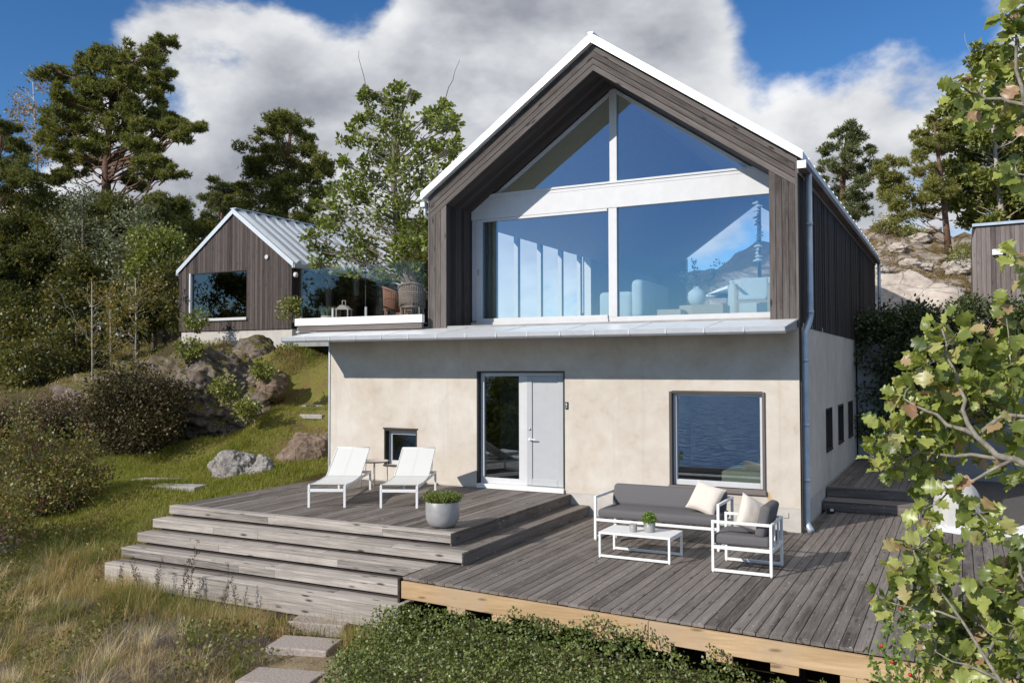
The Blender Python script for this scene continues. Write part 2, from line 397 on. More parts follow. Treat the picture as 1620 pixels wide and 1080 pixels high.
MT['concrete'] = plain('pale_concrete', (.52, .49, .45), .9, var=.14, scale=2.5, bump=.2)
MT['concrete_grey'] = plain('grey_concrete', (.33, .32, .31), .9, var=.2, scale=2, bump=.2)
MT['plaster'] = plain('interior_plaster', (.70, .69, .66), .9, var=.03)
MT['lining'] = plain('warm_ceiling_lining', (.74, .66, .50), .9, var=.05)
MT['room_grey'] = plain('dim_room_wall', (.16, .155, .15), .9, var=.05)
MT['oakfloor'] = wood('interior_floor', (.32, .25, .17), (.52, .42, .30), rough=.5)
MT['sofa_cream'] = plain('cream_upholstery', (.78, .77, .72), .95, var=.04)
MT['birchply'] = wood('pale_block_wood', (.55, .40, .26), (.72, .56, .38), rough=.6, knots=.2)
MT['blanket'] = plain('pale_green_linen', (.74, .77, .58), .95, var=.1, scale=14, bump=.3)
MT['sheet'] = plain('white_linen', (.78, .80, .78), .95, var=.05, scale=8)
MT['curtain'] = plain('linen_curtain', (.60, .50, .36), .95, var=.12)
MT['wicker'] = plain('wicker_brown', (.25, .125, .08), .7, var=.35, scale=60, bump=.4)
MT['wicker_light'] = plain('wicker_pale', (.29, .22, .17), .7, var=.25, scale=60, bump=.4)
MT['tarp'] = plain('white_tarpaulin', (.72, .74, .78), .55, var=.06, scale=3)
MT['cover'] = plain('canvas_cover', (.50, .49, .47), .9, var=.06, scale=3)
MT['gravel'] = plain('dark_gravel', (.12, .115, .11), .95, var=.6, scale=45, bump=1.0)
MT['glass_big'] = glass('living_room_glass', .12, (.90, .95, .96), 0, (.52, .76, 1.0))
MT['glass_dark'] = glass('entrance_glass', .07, (.60, .65, .65))
MT['glass_sea'] = glass('bedroom_glass', .30, (.92, .95, .94), 0, (.80, .90, 1))
MT['glass_dim'] = glass('dim_glass', .0, (.45, .48, .48))
MT['glass_rail'] = glass('railing_glass', -.034, (.975, .985, .98), 0, (.45, .5, .55))
MT['bark_pine'] = plain('pine_bark', (.15, .085, .055), .95, var=.5, scale=9, bump=.8)
MT['bark_grey'] = plain('grey_bark', (.17, .145, .12), .95, var=.4, scale=9, bump=.6)
MT['bark_pale'] = plain('pale_bark', (.40, .355, .30), .9, var=.25, scale=7, bump=.4)
MT['bark_oak'] = plain('lichened_bark', (.30, .27, .22), .95, var=.4, scale=30, bump=.6)
MT['granite'] = plain('pink_granite', (.37, .315, .285), .9, var=.38, scale=38, bump=.6)
MT['slab'] = plain('grey_slab', (.36, .34, .32), .9, var=.2, scale=12, bump=.4)
MT['rock_knoll'] = rock_mat('mossy_rock', [(.3, (.06, .045, .036)), (.48, (.155, .12, .10)), (.62, (.25, .21, .18)), (.75, (.38, .34, .31))], .70, .9)
MT['rock_bare'] = rock_mat('pale_bedrock', [(.3, (.24, .20, .17)), (.45, (.44, .38, .33)), (.58, (.56, .50, .45)), (.72, (.66, .61, .56))], .0, .6, .5)
MT['rock_brown'] = rock_mat('brown_rock', [(.3, (.075, .055, .04)), (.5, (.20, .145, .105)), (.66, (.30, .24, .19)), (.8, (.40, .34, .30))], .15, 1.2)
MT['rock_boulder'] = rock_mat('grey_boulder_rock', [(.3, (.12, .11, .105)), (.5, (.30, .28, .265)), (.64, (.42, .39, .36)), (.8, (.50, .42, .34))], .05, 1.4)
G3 = lambda *c: [(i/(len(c)-1), v) for i, v in enumerate(c)]
MT['needle'] = leafmat('pine_needles', G3((.10, .118, .030), (.175, .195, .048), (.27, .275, .07), (.36, .33, .095)), .42, gloss=.03)
MT['needle_dark'] = leafmat('dark_pine_needles', G3((.075, .09, .028), (.13, .15, .042), (.205, .215, .06), (.28, .26, .08)), .4, gloss=.03)
MT['needle_blue'] = leafmat('grey_pine_needles', G3((.09, .11, .05), (.15, .175, .078), (.22, .245, .10), (.29, .29, .12)), .4, gloss=.03)
MT['leaf_oak'] = leafmat('oak_leaves', G3((.08, .115, .018), (.16, .21, .032), (.25, .30, .05), (.33, .34, .07)), .35, gloss=.05)
MT['leaf_fg'] = leafmat('near_oak_leaves', [(0, (.09, .13, .028)), (.3, (.22, .27, .055)), (.55, (.37, .425, .095)), (.84, (.49, .535, .16)), (.93, (.54, .44, .21)), (1, (.46, .26, .17))], .45, .4, .05)
MT['leaf_dec'] = leafmat('deciduous_leaves', G3((.10, .13, .026), (.185, .22, .042), (.27, .295, .062), (.36, .34, .09)), .3)
MT['leaf_forest'] = leafmat('forest_leaves', G3((.038, .048, .012), (.08, .092, .02), (.145, .145, .03), (.26, .20, .045)), .3)
MT['leaf_grey'] = leafmat('grey_green_leaves', G3((.085, .095, .05), (.14, .155, .08), (.21, .225, .125), (.29, .30, .19)), .25)
MT['leaf_yellow'] = leafmat('yellowing_birch_leaves', G3((.07, .085, .015), (.14, .14, .025), (.25, .19, .035), (.34, .21, .05)), .35)
MT['leaf_rust'] = leafmat('rusty_birch_leaves', G3((.16, .12, .06), (.28, .18, .09), (.38, .27, .15), (.42, .33, .2)), .3)
MT['leaf_bush'] = leafmat('brown_green_bush', G3((.03, .03, .012), (.06, .056, .018), (.10, .085, .03), (.17, .10, .045)), .2)
MT['leaf_rose'] = leafmat('rose_leaves', [(0, (.08, .09, .022)), (.5, (.19, .195, .042)), (.85, (.30, .25, .065)), (.93, (.24, .12, .06)), (1, (.26, .05, .02))], .3)
MT['leaf_ivy'] = leafmat('ivy_leaves', G3((.022, .032, .010), (.045, .065, .016), (.08, .11, .026), (.13, .165, .04)), .25, gloss=.06)
MT['leaf_cover'] = leafmat('cotoneaster_leaves', [(0, (.06, .085, .018)), (.5, (.15, .20, .036)), (.85, (.26, .30, .065)), (1, (.38, .34, .11))], .25, gloss=.07)
MT['leaf_bright'] = leafmat('fresh_green_leaves', G3((.11, .19, .025), (.19, .31, .045), (.26, .38, .07)), .35)
MT['leaf_herb'] = leafmat('potted_herb_leaves', G3((.09, .13, .025), (.18, .23, .045), (.28, .31, .08)), .3)
MT['grass_lawn'] = leafmat('lawn_grass', [(0, (.12, .125, .022)), (.3, (.21, .235, .03)), (.55, (.29, .31, .042)), (.75, (.31, .26, .075)), (1, (.36, .27, .13))], .35, gloss=.02)
MT['grass_dry'] = leafmat('dry_grass', [(0, (.14, .19, .035)), (.26, (.28, .29, .08)), (.45, (.48, .34, .15)), (.72, (.66, .50, .28)), (1, (.82, .70, .48))], .3, gloss=.02)
MT['grass_hill'] = leafmat('hill_grass', [(0, (.12, .12, .04)), (.5, (.26, .18, .085)), (1, (.42, .32, .18))], .3, gloss=.02)
MT['heather'] = leafmat('heather_twigs', G3((.12, .10, .09), (.23, .195, .175), (.36, .31, .28)), .1)
MT['leaf_thicket'] = leafmat('brown_thicket', G3((.06, .045, .03), (.12, .085, .055), (.19, .13, .085), (.22, .19, .08)), .2)
MT['twig'] = plain('twig_bark', (.16, .12, .09), .95, var=.3)
MT['hip'] = plain('red_rosehip', (.45, .03, .015), .35)

# ------------------------------------------------------------------ terrain
CP = np.array([
 (-9.5,-4.6,-.45),(-11,-4.6,-.42),(-9.4,-5.8,-.80),(-6,-5.8,-.80),(-4,-5.8,-.78),(-1,-6.2,-.70),(2,-6.6,-.76),(6,-7,-.85),(-5,-7.5,-1.1),(-1,-7.5,-1.0),(2.5,-7.8,-1.1),(-8,-7.5,-1.1),
 (-11,-7,-.95),(-3,-8.5,-1.45),(2,-9,-1.7),(-8,-10,-1.6),(-14,-8,-1.2),(2,-13.5,-2.9),(8,-10,-1.9),(-10,-14,-2.8),(-20,-12,-2.4),(0,-20,-5),(-20,-22,-6.5),
 (10,-20,-5),(0,-30,-9.5),(-30,-30,-9.5),(30,-30,-9.5),(60,-30,-9.5),(-60,-25,-9.5),(0,-60,-14),(-60,-60,-14),(60,-60,-14),(-200,-60,-14),(200,-60,-14),
 (-9.3,-3,.10),(-9.3,-2,.24),(-9.3,0,.42),(-12,-1.7,.22),(-14.4,-.1,.02),(-12.4,-.3,.12),(-16,2,-.05),(-12.5,2.2,.22),(-10.5,1.8,.52),(-18,2,.05),(-9.5,1,.55),
 (-18,4,.5),(-20,4,.9),(-10.2,3,1.1),(-10.2,6,2.3),(-12,5,1.7),(-14.5,5,1.35),(-13,3.6,.75),(-16,3.6,.55),(-9.8,8,3.0),(-17,7.6,3.15),(-14,7.6,3.0),(-20,7.4,3.3),(-24,7,2.4),(-28,6,1.6),
 (-24,12,4),(-30,14,3.6),(-40,15,4),(-35,25,6),(-25,25,6),(-15,20,4),(-60,20,5),(-50,5,0),(-40,-5,-3),(-13,-4,-.3),(-15,-4,-.5),(-18,-2,-.4),(-25,0,-.6),(-12,-5.5,-.6),
 (-120,20,4),(-120,-20,-6),(1,9,2.9),(4,9,2.9),(2,12,3.6),(-.3,18,3.9),(1.5,18,4.0),(-1.5,35,10.0),(3,35,8.7),(8,35,9),(-8,30,7.5),(-5,18,4),(-5,45,11),(10,15,4.2),
 (12,9,3),(20,10,3),(20,30,8),(60,30,9),(0,90,9),(-60,90,9),(60,90,9),(0,300,4),(0,-300,-22),(-300,-300,-22),(300,-300,-22),(-900,-900,-25),(900,-900,-25),(0,-900,-25),(-900,-200,-22),(900,-200,-22),(0,-130,-20),(-130,-130,-20),(130,-130,-20),(-300,300,4),(300,300,4),(300,0,0),(-300,0,0),(14,0,-.6),(30,0,-.5),(60,0,0),(1,26,6.6),(4,27,6.3),(-4,26,6.2)])
def fbm(x, y, s, o=4, seed=0.0):
    return np.array([mnoise.fractal(Vector((a*s+seed, b*s, seed*.7)), 1.0, 2.0, o) for a, b in zip(np.ravel(x), np.ravel(y))]).reshape(np.shape(x))
def base_h(x, y):
    x = np.asarray(x, float); y = np.asarray(y, float)
    sh = x.shape; x = x.ravel(); y = y.ravel()
    d2 = (x[:, None]-CP[:, 0])**2+(y[:, None]-CP[:, 1])**2+.05
    wt = d2**-1.7
    return ((wt*CP[:, 2]).sum(1)/wt.sum(1)).reshape(sh)
def ground_h(x, y):
    x = np.asarray(x, float); y = np.asarray(y, float)
    h = base_h(x, y)
    far = np.clip((np.hypot(x+3, y-2)-9)/25, 0, 1)
    rocky = np.clip((y-10)/8, 0, 1)*np.clip((x+12)/6, 0, 1)
    h = h+fbm(x, y, .35, 4)*(.05+.5*far)+fbm(x, y, 1.3, 3, 4.0)*(.02+.05*far+.22*rocky)
    h = np.where(y < -13, np.minimum(h, -2.6-(-13-y)*.36+.5*np.sin(x*.21)), h)
    h = np.where((x > -9) & (x < -.05) & (y > .1) & (y < 14) , np.minimum(h, np.where(y < 8, -.6, 3.0)), h)
    h = np.where((x > -9.02) & (x < 0.3) & (y > -5.2) & (y < .2), np.minimum(h, -.75), h)
    h = np.where((x > -.1) & (x < 12) & (y > -5.8) & (y < 8.3), np.minimum(h, -.25), h)
    h = np.where((x > -4) & (x < 12) & (y > -5.8) & (y < -.1), np.minimum(h, -.75), h)
    return h
def gz(x, y): return float(ground_h(np.array([x]), np.array([y]))[0])
def grid(lo, hi, near0, near1, step, cuts):
    a = list(np.arange(near0, near1+1e-6, step)); d = step
    v = near1
    while v < hi: d *= 1.22; v += d; a.append(v)
    d = step; v = near0
    while v > lo: d *= 1.22; v -= d; a.insert(0, v)
    a = [q for q in a if min(abs(q-c) for c in cuts) > .06]+cuts
    return np.array(sorted(a))
gx = grid(-900, 900, -24, 6, .25, [-9.06, -8.9, -.2, .02, 12.0, 12.3])
gy = grid(-900, 900, -9, 16, .25, [-5.82, -5.7, .0, .12, 8.0, 8.25, 8.45])
GX, GY = np.meshgrid(gx, gy, indexing='ij')
GZ = ground_h(GX, GY)
nx, ny = GX.shape
idx = np.arange(nx*ny).reshape(nx, ny)
Fg = np.stack([idx[:-1, :-1], idx[1:, :-1], idx[1:, 1:], idx[:-1, 1:]], -1).reshape(-1, 4)
def ground_mat():
    m, t, p, o = newmat('hillside_ground'); co = t.node('ShaderNodeTexCoord').outputs['Object']
    a = t.node('ShaderNodeAttribute'); a.attribute_name = 'zone'
    s = t.node('ShaderNodeSeparateColor'); t.l.new(a.outputs['Color'], s.inputs[0])
    n1 = t.noise(co, .9, 6, .65, .3); n2 = t.noise(co, 7, 6, .65); n3 = t.noise(co, 38, 4, .6)
    f = t.math('ADD', t.math('MULTIPLY', n1, .5), t.math('ADD', t.math('MULTIPLY', n2, .3), t.math('MULTIPLY', n3, .2)))
    forest = t.ramp(f, [(.35, (.035, .028, .015)), (.5, (.075, .06, .03)), (.65, (.12, .09, .045))])
    lawn = t.ramp(f, [(.36, (.10, .07, .035)), (.46, (.17, .125, .05)), (.53, (.15, .16, .03)), (.60, (.20, .15, .065)), (.68, (.27, .21, .11))])
    dry = t.ramp(f, [(.35, (.10, .078, .05)), (.5, (.22, .17, .105)), (.65, (.33, .27, .18))])
    rock = t.ramp(f, [(.35, (.16, .12, .095)), (.46, (.31, .25, .205)), (.55, (.42, .36, .31)), (.66, (.50, .45, .40))])
    veg = t.ramp(t.noise(co, 5, 5, .65), [(.35, (.05, .055, .018)), (.5, (.15, .105, .045)), (.66, (.23, .17, .08))])
    rock = t.mix(t.smooth(t.noise(co, 1.0, 6, .68, .6), .47, .55), rock, veg)
    ck = t.smooth(t.voro(t.scale(co, 1, 1, 2.2), .9, 'DISTANCE_TO_EDGE'), .06, .02)
    rock = t.mix(t.math('MULTIPLY', ck, .6), rock, (.05, .04, .03))
    def edge(ch): return t.smooth(t.math('ADD', ch, t.math('MULTIPLY', t.math('SUBTRACT', n2, .5), .7)), .35, .65)
    c = t.mix(edge(s.outputs[0]), forest, lawn); c = t.mix(edge(s.outputs[1]), c, dry); c = t.mix(edge(s.outputs[2]), c, rock)
    t.set(p, Base_Color=c, Roughness=.95, Normal=t.bump(f, .9, .12)); p.inputs['Specular IOR Level'].default_value = .15
    return m
MT['ground'] = ground_mat()
ground = npmesh('ground', np.stack([GX, GY, GZ], -1).reshape(-1, 3), Fg, MT['ground'], smooth=True)
def zsm(v, a, b): t_ = np.clip((v-a)/(b-a), 0, 1); return t_*t_*(3-2*t_)
def lawn_zone(x, y):
    z = zsm(x, -21, -17)*zsm(y, -4.6, -3.2)*zsm(-y, -9.5, -7.5)*zsm(-x, 8.5, 9.3)
    return z
def dry_zone(x, y): return zsm(-y, 3.6, 5.2)*zsm(-np.abs(x+2), -45, -30)
lz = lawn_zone(GX, GY).ravel(); dz = dry_zone(GX, GY).ravel(); rz_ = (zsm(GX, -10, -5)*zsm(GY, 9, 11)).ravel()
za = ground.data.attributes.new('zone', 'FLOAT_COLOR', 'POINT')
za.data.foreach_set('color', np.stack([lz, dz, rz_, np.ones_like(lz)], -1).astype(np.float32).ravel())
tag(ground, kind='structure')

# the sea below the slope
mw, tw, pw, ow = newmat('sea_water'); cow = tw.node('ShaderNodeTexCoord').outputs['Object']
wv = tw.math('ADD', tw.noise(tw.scale(cow, .55, 1.0, 1), 1.2, 6, .62, .5), tw.math('MULTIPLY', tw.noise(cow, 7.0, 4, .6), .35))
tw.n.remove(pw); dfw = tw.node('ShaderNodeBsdfDiffuse'); dfw.inputs[0].default_value = (.013, .040, .125, 1)
glw = tw.node('ShaderNodeBsdfGlossy'); glw.inputs[1].default_value = .12; glw.inputs[0].default_value = (.8, .9, 1, 1)
tw.l.new(tw.bump(wv, 1.0, .5), glw.inputs['Normal']); tw.l.new(tw.bump(wv, .6, .3), dfw.inputs['Normal'])
mxw = tw.node('ShaderNodeMixShader'); tw.l.new(tw.math('ADD', .10, tw.math('MULTIPLY', tw.smooth(tw.noise(tw.scale(cow, .5, .8, 1), 1.4, 8, .68, .6), .42, .78), .45)), mxw.inputs[0]); tw.l.new(dfw.outputs[0], mxw.inputs[1]); tw.l.new(glw.outputs[0], mxw.inputs[2]); tw.l.new(mxw.outputs[0], ow.inputs[0])
npmesh('sea', [(-1500, -2500, -8.4), (1500, -2500, -8.4), (1500, -24, -8.4), (-1500, -24, -8.4)], [(0, 1, 2, 3)], mw); tag(bpy.data.objects['sea'], kind='structure')

# ------------------------------------------------------------------ main house
def vboards(mb, T, u0, u1, zb, zt, holes=(), width=.112, th=.024, vary=.006):
    """vertical boards on a wall: T(u, n, z) -> point, zt(u) top line, holes (u0,u1,z0,z1)"""
    zbf = zb if callable(zb) else (lambda u: zb)
    n = max(1, round((u1-u0)/width)); wd = (u1-u0)/n
    for i in range(n):
        a, b = u0+i*wd+.0035, u0+(i+1)*wd-.0035
        cuts = sorted({a, b}|{h for q in holes for h in q[:2] if a < h < b})
        dn = th+random.random()*vary; r = random.random()
        for ca, cb in zip(cuts[:-1], cuts[1:]):
            m = (ca+cb)/2; segs = [(None, None)]
            spans = [(zbf, zt)]
            hs_ = sorted([q for q in holes if q[0] < m < q[1]], key=lambda q: q[2])
            lo = zbf; out = []
            for q in hs_:
                out.append((lo, (lambda u, z=q[2]: z))); lo = (lambda u, z=q[3]: z)
            out.append((lo, zt))
            for fl, fh in out:
                zs = (fl(ca), fh(ca), fl(cb), fh(cb))
                if zs[1]-zs[0] < .01 and zs[3]-zs[2] < .01: continue
                vs = [T(u, nn, z) for nn in (0, dn) for u, z in ((ca, zs[0]), (cb, zs[2]), (cb, zs[3]), (ca, zs[1]))]
                bc = [(z+r*7, u-a, r) for nn in (0, dn) for u, z in ((ca, zs[0]), (cb, zs[2]), (cb, zs[3]), (ca, zs[1]))]
                mb.add(vs, [(0, 1, 2, 3), (7, 6, 5, 4), (0, 4, 5, 1), (1, 5, 6, 2), (2, 6, 7, 3), (3, 7, 4, 0)], bc)
def wall_cells(mb, u0, u1, z0, z1, holes, mk):
    us = sorted({u0, u1}|{q for h in holes for q in h[:2]}); zs = sorted({z0, z1}|{q for h in holes for q in h[2:]})
    for a, b in zip(us[:-1], us[1:]):
        for c, d in zip(zs[:-1], zs[1:]):
            m, k = (a+b)/2, (c+d)/2
            if any(h[0] < m < h[1] and h[2] < k < h[3] for h in holes): continue
            mk(a, b, c, d)

XL, XU, XV = -9.07, -6.70, -.02          # stucco left corner, gable left, gable right
XC = (XU+XV)/2; SL = .695; ZA = 8.09; ZI = 7.64; XIL, XIR = -6.33, -.426; REC = .97; HD = 13.84; ZF = 3.25
house = empty('house', (0, 0, 0), 0, 'two storey house with pale stucco base and dark timber gable over a big window', 'house')
DOOR = (-5.68, -3.92, .36, 2.46); BED = (-2.04, -.53, .61, 2.13); SMALL = (-7.74, -6.98, .66, 1.34)
b = MB()
wall_cells(b, XL, 0, .376, 3.2, [DOOR, BED, SMALL], lambda a, c, d, e: b.box(a, c, 0, .3, d, e))
SW = [(2.9, 3.75, .96, 1.755), (4.68, 5.55, .96, 1.755), (6.45, 7.35, .96, 1.755)]
wall_cells(b, .3, 8.2, .376, 3.22, SW, lambda a, c, d, e: b.box(-.3, 0, a, c, d, e))
b.box(XL, XL+.3, .3, 8.2, .3, 3.2)
b.build('stucco_wall', MT['stucco'], house)
b = MB(); b.box(XL, DOOR[0], .005, .3, -.9, .376); b.box(DOOR[1], 0, .005, .3, -.9, .368); b.box(-.3, -.005, .3, 8.2, -.9, .368); b.box(DOOR[0], DOOR[1], .02, .3, -.9, .345)
b.build('plinth', MT['concrete'], house)
b = MB(); b.box(XL-.02, XL+.012, -.02, .06, .3, 3.1); b.build('corner_profile', MT['metal'], house)
b = MB(); b.box(.002, .03, .03, .10, .0, 3.2); b.build('corner_strip', MT['clad_dark'], house)
# lower ceiling slab / terrace slab
b = MB(); b.box(XL, -.03, .02, 8.2, 3.2, 3.3); b.box(XL-.75, XU-.3, -.12, 7.6, 3.20, 3.345); b.build('floor_slab', MT['concrete_grey'], house); b = MB(); b.box(-17.1, -14.2, 7.6, 14.5, 3.20, 3.378)
b.build('floor_slab', MT['concrete_grey'], house)
b = MB()
for i in range(60):
    y = .0+i*.125
    b.box(-9.72, XU-.06, y, y+.119, 3.35, 3.378)
b.build('terrace_deck', MT['deck'], house)

# gable front: slope boards, jambs, recess
g = MB(); zin = lambda x: ZI-SL*abs(x-XC); nb = 4; hz = ZA-ZI
for sgn, xo in ((-1, XU), (1, XV)):
    for j in range(nb):
        t0, t1 = hz*(1-j/nb)-.006, hz*(1-(j+1)/nb)+.006; r = random.random()
        g.prism([(XC, ZI+t0), (xo, zin(xo)+t0), (xo, zin(xo)+t1), (XC, ZI+t1)][::1], -.012-.004*((j*2) % 3), .03, 'XZ', 'free', r)
vboards(g, lambda u, n, z: (u, -n+.02, z), XU+.012, XIL, ZF, zin, width=.105)
vboards(g, lambda u, n, z: (u, -n+.02, z), XIR, XV-.012, ZF, zin, width=.092)
g.box(XU-.02, XU+.010, -.02, .05, ZF-.06, zin(XU)+.44); g.box(XV-.008, XV+.03, -.02, .05, ZF-.12, zin(XV)+.43)
g.build('gable_cladding', MT['clad'], house)
g = MB()
vboards(g, lambda u, n, z: (XIL-.03+n, u, z), .02, REC+.02, ZF, lambda u: zin(XIL)+.01, width=.105)
vboards(g, lambda u, n, z: (XIR+.03-n, u, z), .02, REC+.02, ZF, lambda u: zin(XIR)+.01, width=.105)
for sgn, xo in ((-1, XIL), (1, XIR)):
    for k in range(9):
        y0, y1 = .03+k*.105, .03+(k+1)*.105-.004
        g.prism([(XC, ZI), (xo, zin(xo)), (xo, zin(xo)+.03), (XC, ZI+.03)], y0, min(y1, REC+.03), 'XZ', 'free')
g.build('recess_lining', MT['clad_dark'], house)
# side walls
g = MB()
vboards(g, lambda u, n, z: (XV-.005+n, u, z), .03, HD, ZF-.10, lambda u: 5.62, width=.125, vary=.02)
g.build('side_cladding', MT['clad_dark'], house); g = MB()
vboards(g, lambda u, n, z: (XU+.005-n, u, z), .06, 1.0, ZF, lambda u: 5.62, width=.125); g.build('side_cladding', MT['clad_dark'], house); g = MB()
vboards(g, lambda u, n, z: (XU+.005-n, u, z), 7.6, HD, ZF, lambda u: 5.62, width=.125); g.build('side_cladding', MT['clad_dark'], house); g = MB()
vboards(g, lambda u, n, z: (XU+.005-n, u, z), 1.0, 7.6, 5.5, lambda u: 5.62, width=.125)
g.build('side_cladding', MT['clad_dark'], house)
b = MB(); b.box(XV-.2, XV-.012, .06, HD, ZF-.05, 5.75); b.box(XU+.012, XU+.2, .06, 1.0, ZF, 5.75); b.box(XU+.012, XU+.2, 7.6, HD, ZF, 5.75); b.box(XU+.012, XU+.2, 1.0, 7.6, 5.5, 5.75)
for y in (1.0, 2.2, 3.4, 4.6, 5.8, 7.0):
    b.box(XU+.05, XU+.15, y, y+.12, 3.39, 5.5)
# interior shell: floor to ceiling lining, back gable with window

b.build('inner_wall', MT['plaster'], house)
b = MB()
for sgn, xo in ((-1, XU+.2), (1, XV-.2)):
    zc = lambda x: 7.58-SL*abs(x-XC)
    b.prism([(XC, 7.58), (xo, zc(xo)), (xo, zc(xo)+.06), (XC, 7.64)], REC+.12, HD-.25, 'XZ', 'free')
zb_ = lambda x: 7.6-SL*abs(x-XC)
fx0 = float(at(1085, 400, 13.6)[0]); fx1 = float(at(1300, 400, 13.6)[0]); BW = [(-6.5, fx0)]+([(fx1, -.2)] if fx1 < -.25 else []); fx1 = min(fx1, -.2)
for a, c in BW: b.prism([(a, 3.3), (c, 3.3), (c, zb_(c)), (a, zb_(a))] if not a < XC < c else [(a, 3.3), (c, 3.3), (c, zb_(c)), (XC, 7.6), (a, zb_(a))], HD-.25, HD-.02, 'XZ', 0)
b.prism([(fx0, 3.3), (fx1, 3.3), (fx1, 4.0), (fx0, 4.0)], HD-.25, HD-.02, 'XZ', 0); mx0 = float(at(1203, 400, HD)[0]); b.box(mx0-.05, mx0+.05, HD-.2, HD-.08, 4.0, zb_(mx0))
b.build('ceiling_lining', MT['lining'], house)
b = MB()
for i in range(44): b.box(XU+.2+i*.145, XU+.2+i*.145+.142, REC+.08, HD-.26, 3.30, 3.345)
b.build('interior_floor', MT['oakfloor'], house)

# roof: two standing-seam slopes with verge flashing
rt_ = MB(); ZR = ZA+.02
def slope_pt(sg, d, h): # d horizontal distance from ridge, h vertical lift
    return (XC+sg*d, ZR-SL*d+h)
DE = (XV-XU)/2+.13
for sg in (-1, 1):
    p0, p1 = slope_pt(sg, 0, 0), slope_pt(sg, DE, 0)
    rt_.prism([p0, p1, (p1[0], p1[1]+.115), (p0[0], p0[1]+.13)], -.10, HD+.12, 'XZ', 'free', .5)
    for k in range(24):
        y = -.02+k*.6
        if y < HD: rt_.prism([(p0[0], p0[1]+.13), (p1[0], p1[1]+.115), (p1[0], p1[1]+.15), (p0[0], p0[1]+.165)], y, y+.02, 'XZ', 'free', .5)
    rt_.prism([(p0[0], p0[1]-.012), (p1[0], p1[1]-.012), (p1[0], p1[1]+.135), (p0[0], p0[1]+.15)], -.125, -.102, 'XZ', 'free', .5)
rt_.bar((XC, -.12, ZR+.155), (XC, HD+.12, ZR+.155), .10, .03)
rt_.build('roof', MT['roof'], house, .004)
# gutters and downpipes
b = MB()
for y0 in np.arange(-.1, HD, 2.0): b.box(XV+.05, XV+.17, y0, min(y0+1.99, HD+.1), 5.56, 5.665)
b.box(XV+.03, XV+.05, -.02, HD, 5.50, 5.61)
b.build('gutter', MT['clad_grey'], house, .01)
b = MB(); b.box(XV+.045, XV+.175, -.125, -.101, 5.555, 5.672); b.build('gutter_end', MT['metal'], house)
b = MB(); b.box(XU-.17, XU-.06, -.08, HD, 5.56, 5.66); b.tube([(XU-.10, .0, 5.56), (XU-.10, .0, 5.42), (XU-.06, .06, 5.36)], .035, 8); b.build('gutter', MT['gutter'], house, .01)
pu, pl = (.11, .42), (.055, .20)
b = MB(); b.tube([(pu[0], pu[1], 5.56), (pu[0], pu[1], 3.32), (pu[0]-.01, pu[1]-.02, 3.25), (pl[0]+.01, pl[1]+.03, 3.06), (pl[0], pl[1], 2.98), (pl[0], pl[1], .16), (pl[0]+.01, pl[1]-.02, .10), (pl[0]+.09, pl[1]-.14, .02)], .052, 14)
for z in (4.75, 3.36, 2.6, 1.6, .75): 
    q = pu if z > 3.3 else pl; b.tube([(q[0], q[1], z), (q[0], q[1], z+.05)], .060, 14)
b.build('downpipe', MT['zinc'], house)
b = MB(); b.tube([(.11, HD+.03, 5.56), (.11, HD+.03, 3.3)], .05, 10); b.build('downpipe', MT['zinc'], house)
b = MB(); b.box(-.01, .03, .62, .66, 2.72, 2.9); b.build('wall_fitting', MT['concrete_grey'], house)

# canopy over the ground floor
cn = MB(); CY = -1.124; cz0, cz1 = 3.262, 3.105
n = 16; xs = np.linspace(-9.30, .0, n+1)
for i in range(n):
    a, c = xs[i]+.002, xs[i+1]-.002
    cn.prism([(.0, cz0), (CY+.02, cz1), (CY+.02, cz1-.02), (.0, cz0-.02)], a, c, 'YZ', 'free', .5)
    cn.bar((c, -.02, cz0+.001), (c, CY+.03, cz1+.001), .010, .010) if i % 2 else None
cn.prism([(-.0, cz0), (-.0, cz0-.02), (-.16, cz0-.02), (-.16, cz0-.0)], -9.82, -9.31, 'YZ', 0, .5)
cn.build('canopy_roof', MT['roof'], house)
cn = MB()
for i in range(n):
    a, c = xs[i]+.0025, xs[i+1]-.0025
    cn.prism([(CY-.055, 3.105), (CY-.045, 3.035), (CY-.01, 3.005), (CY+.05, 3.005), (CY+.05, 3.085), (CY+.03, 3.105)], a, c, 'YZ', 0, .5)
    cn.box(xs[i]-.010, xs[i]+.010, CY-.058, CY+.02, 3.03, 3.109)
cn.build('canopy_gutter', MT['gutter'], house)
cn = MB(); cn.prism([(-.012, cz0-.03), (CY+.055, cz1-.03), (CY+.055, 3.02), (-.012, 3.10)], -9.28, -.02, 'YZ', 0); cn.build('canopy_soffit', MT['concrete_grey'], house)
# terrace parapet and glass railing
b = MB(); b.box(-9.80, XU-.03, -.22, -.125, 3.372, 3.52); b.build('parapet', MT['white'], house, .006)
b = MB(); b.box(-9.74, XU-.05, -.19, -.126, 3.262, 3.368); b.build('parapet_board', MT['trim'], house, .004)
rail = empty('glass_railing', (-8.2, -.06, 3.36), 0, 'clear frameless glass railing along the roof terrace edge', 'railing')
b = MB(); b.box(-1.55, .03, -.008, .008, .0, 1.17); b.build('glass_pane', MT['glass_rail'], rail)
b = MB(); b.box(.05, 1.42, -.008, .008, .0, 1.19); b.build('glass_pane', MT['glass_rail'], rail)
b = MB(); b.box(-1.558, -1.542, .02, 5.0, .0, 1.15); b.build('glass_pane', MT['glass_rail'], rail)
for x in (.04, -.78): 
    b = MB(); b.box(x-.02, x+.02, .02, .05, .0, .36); b.build('clamp_post', MT['metal'], rail)

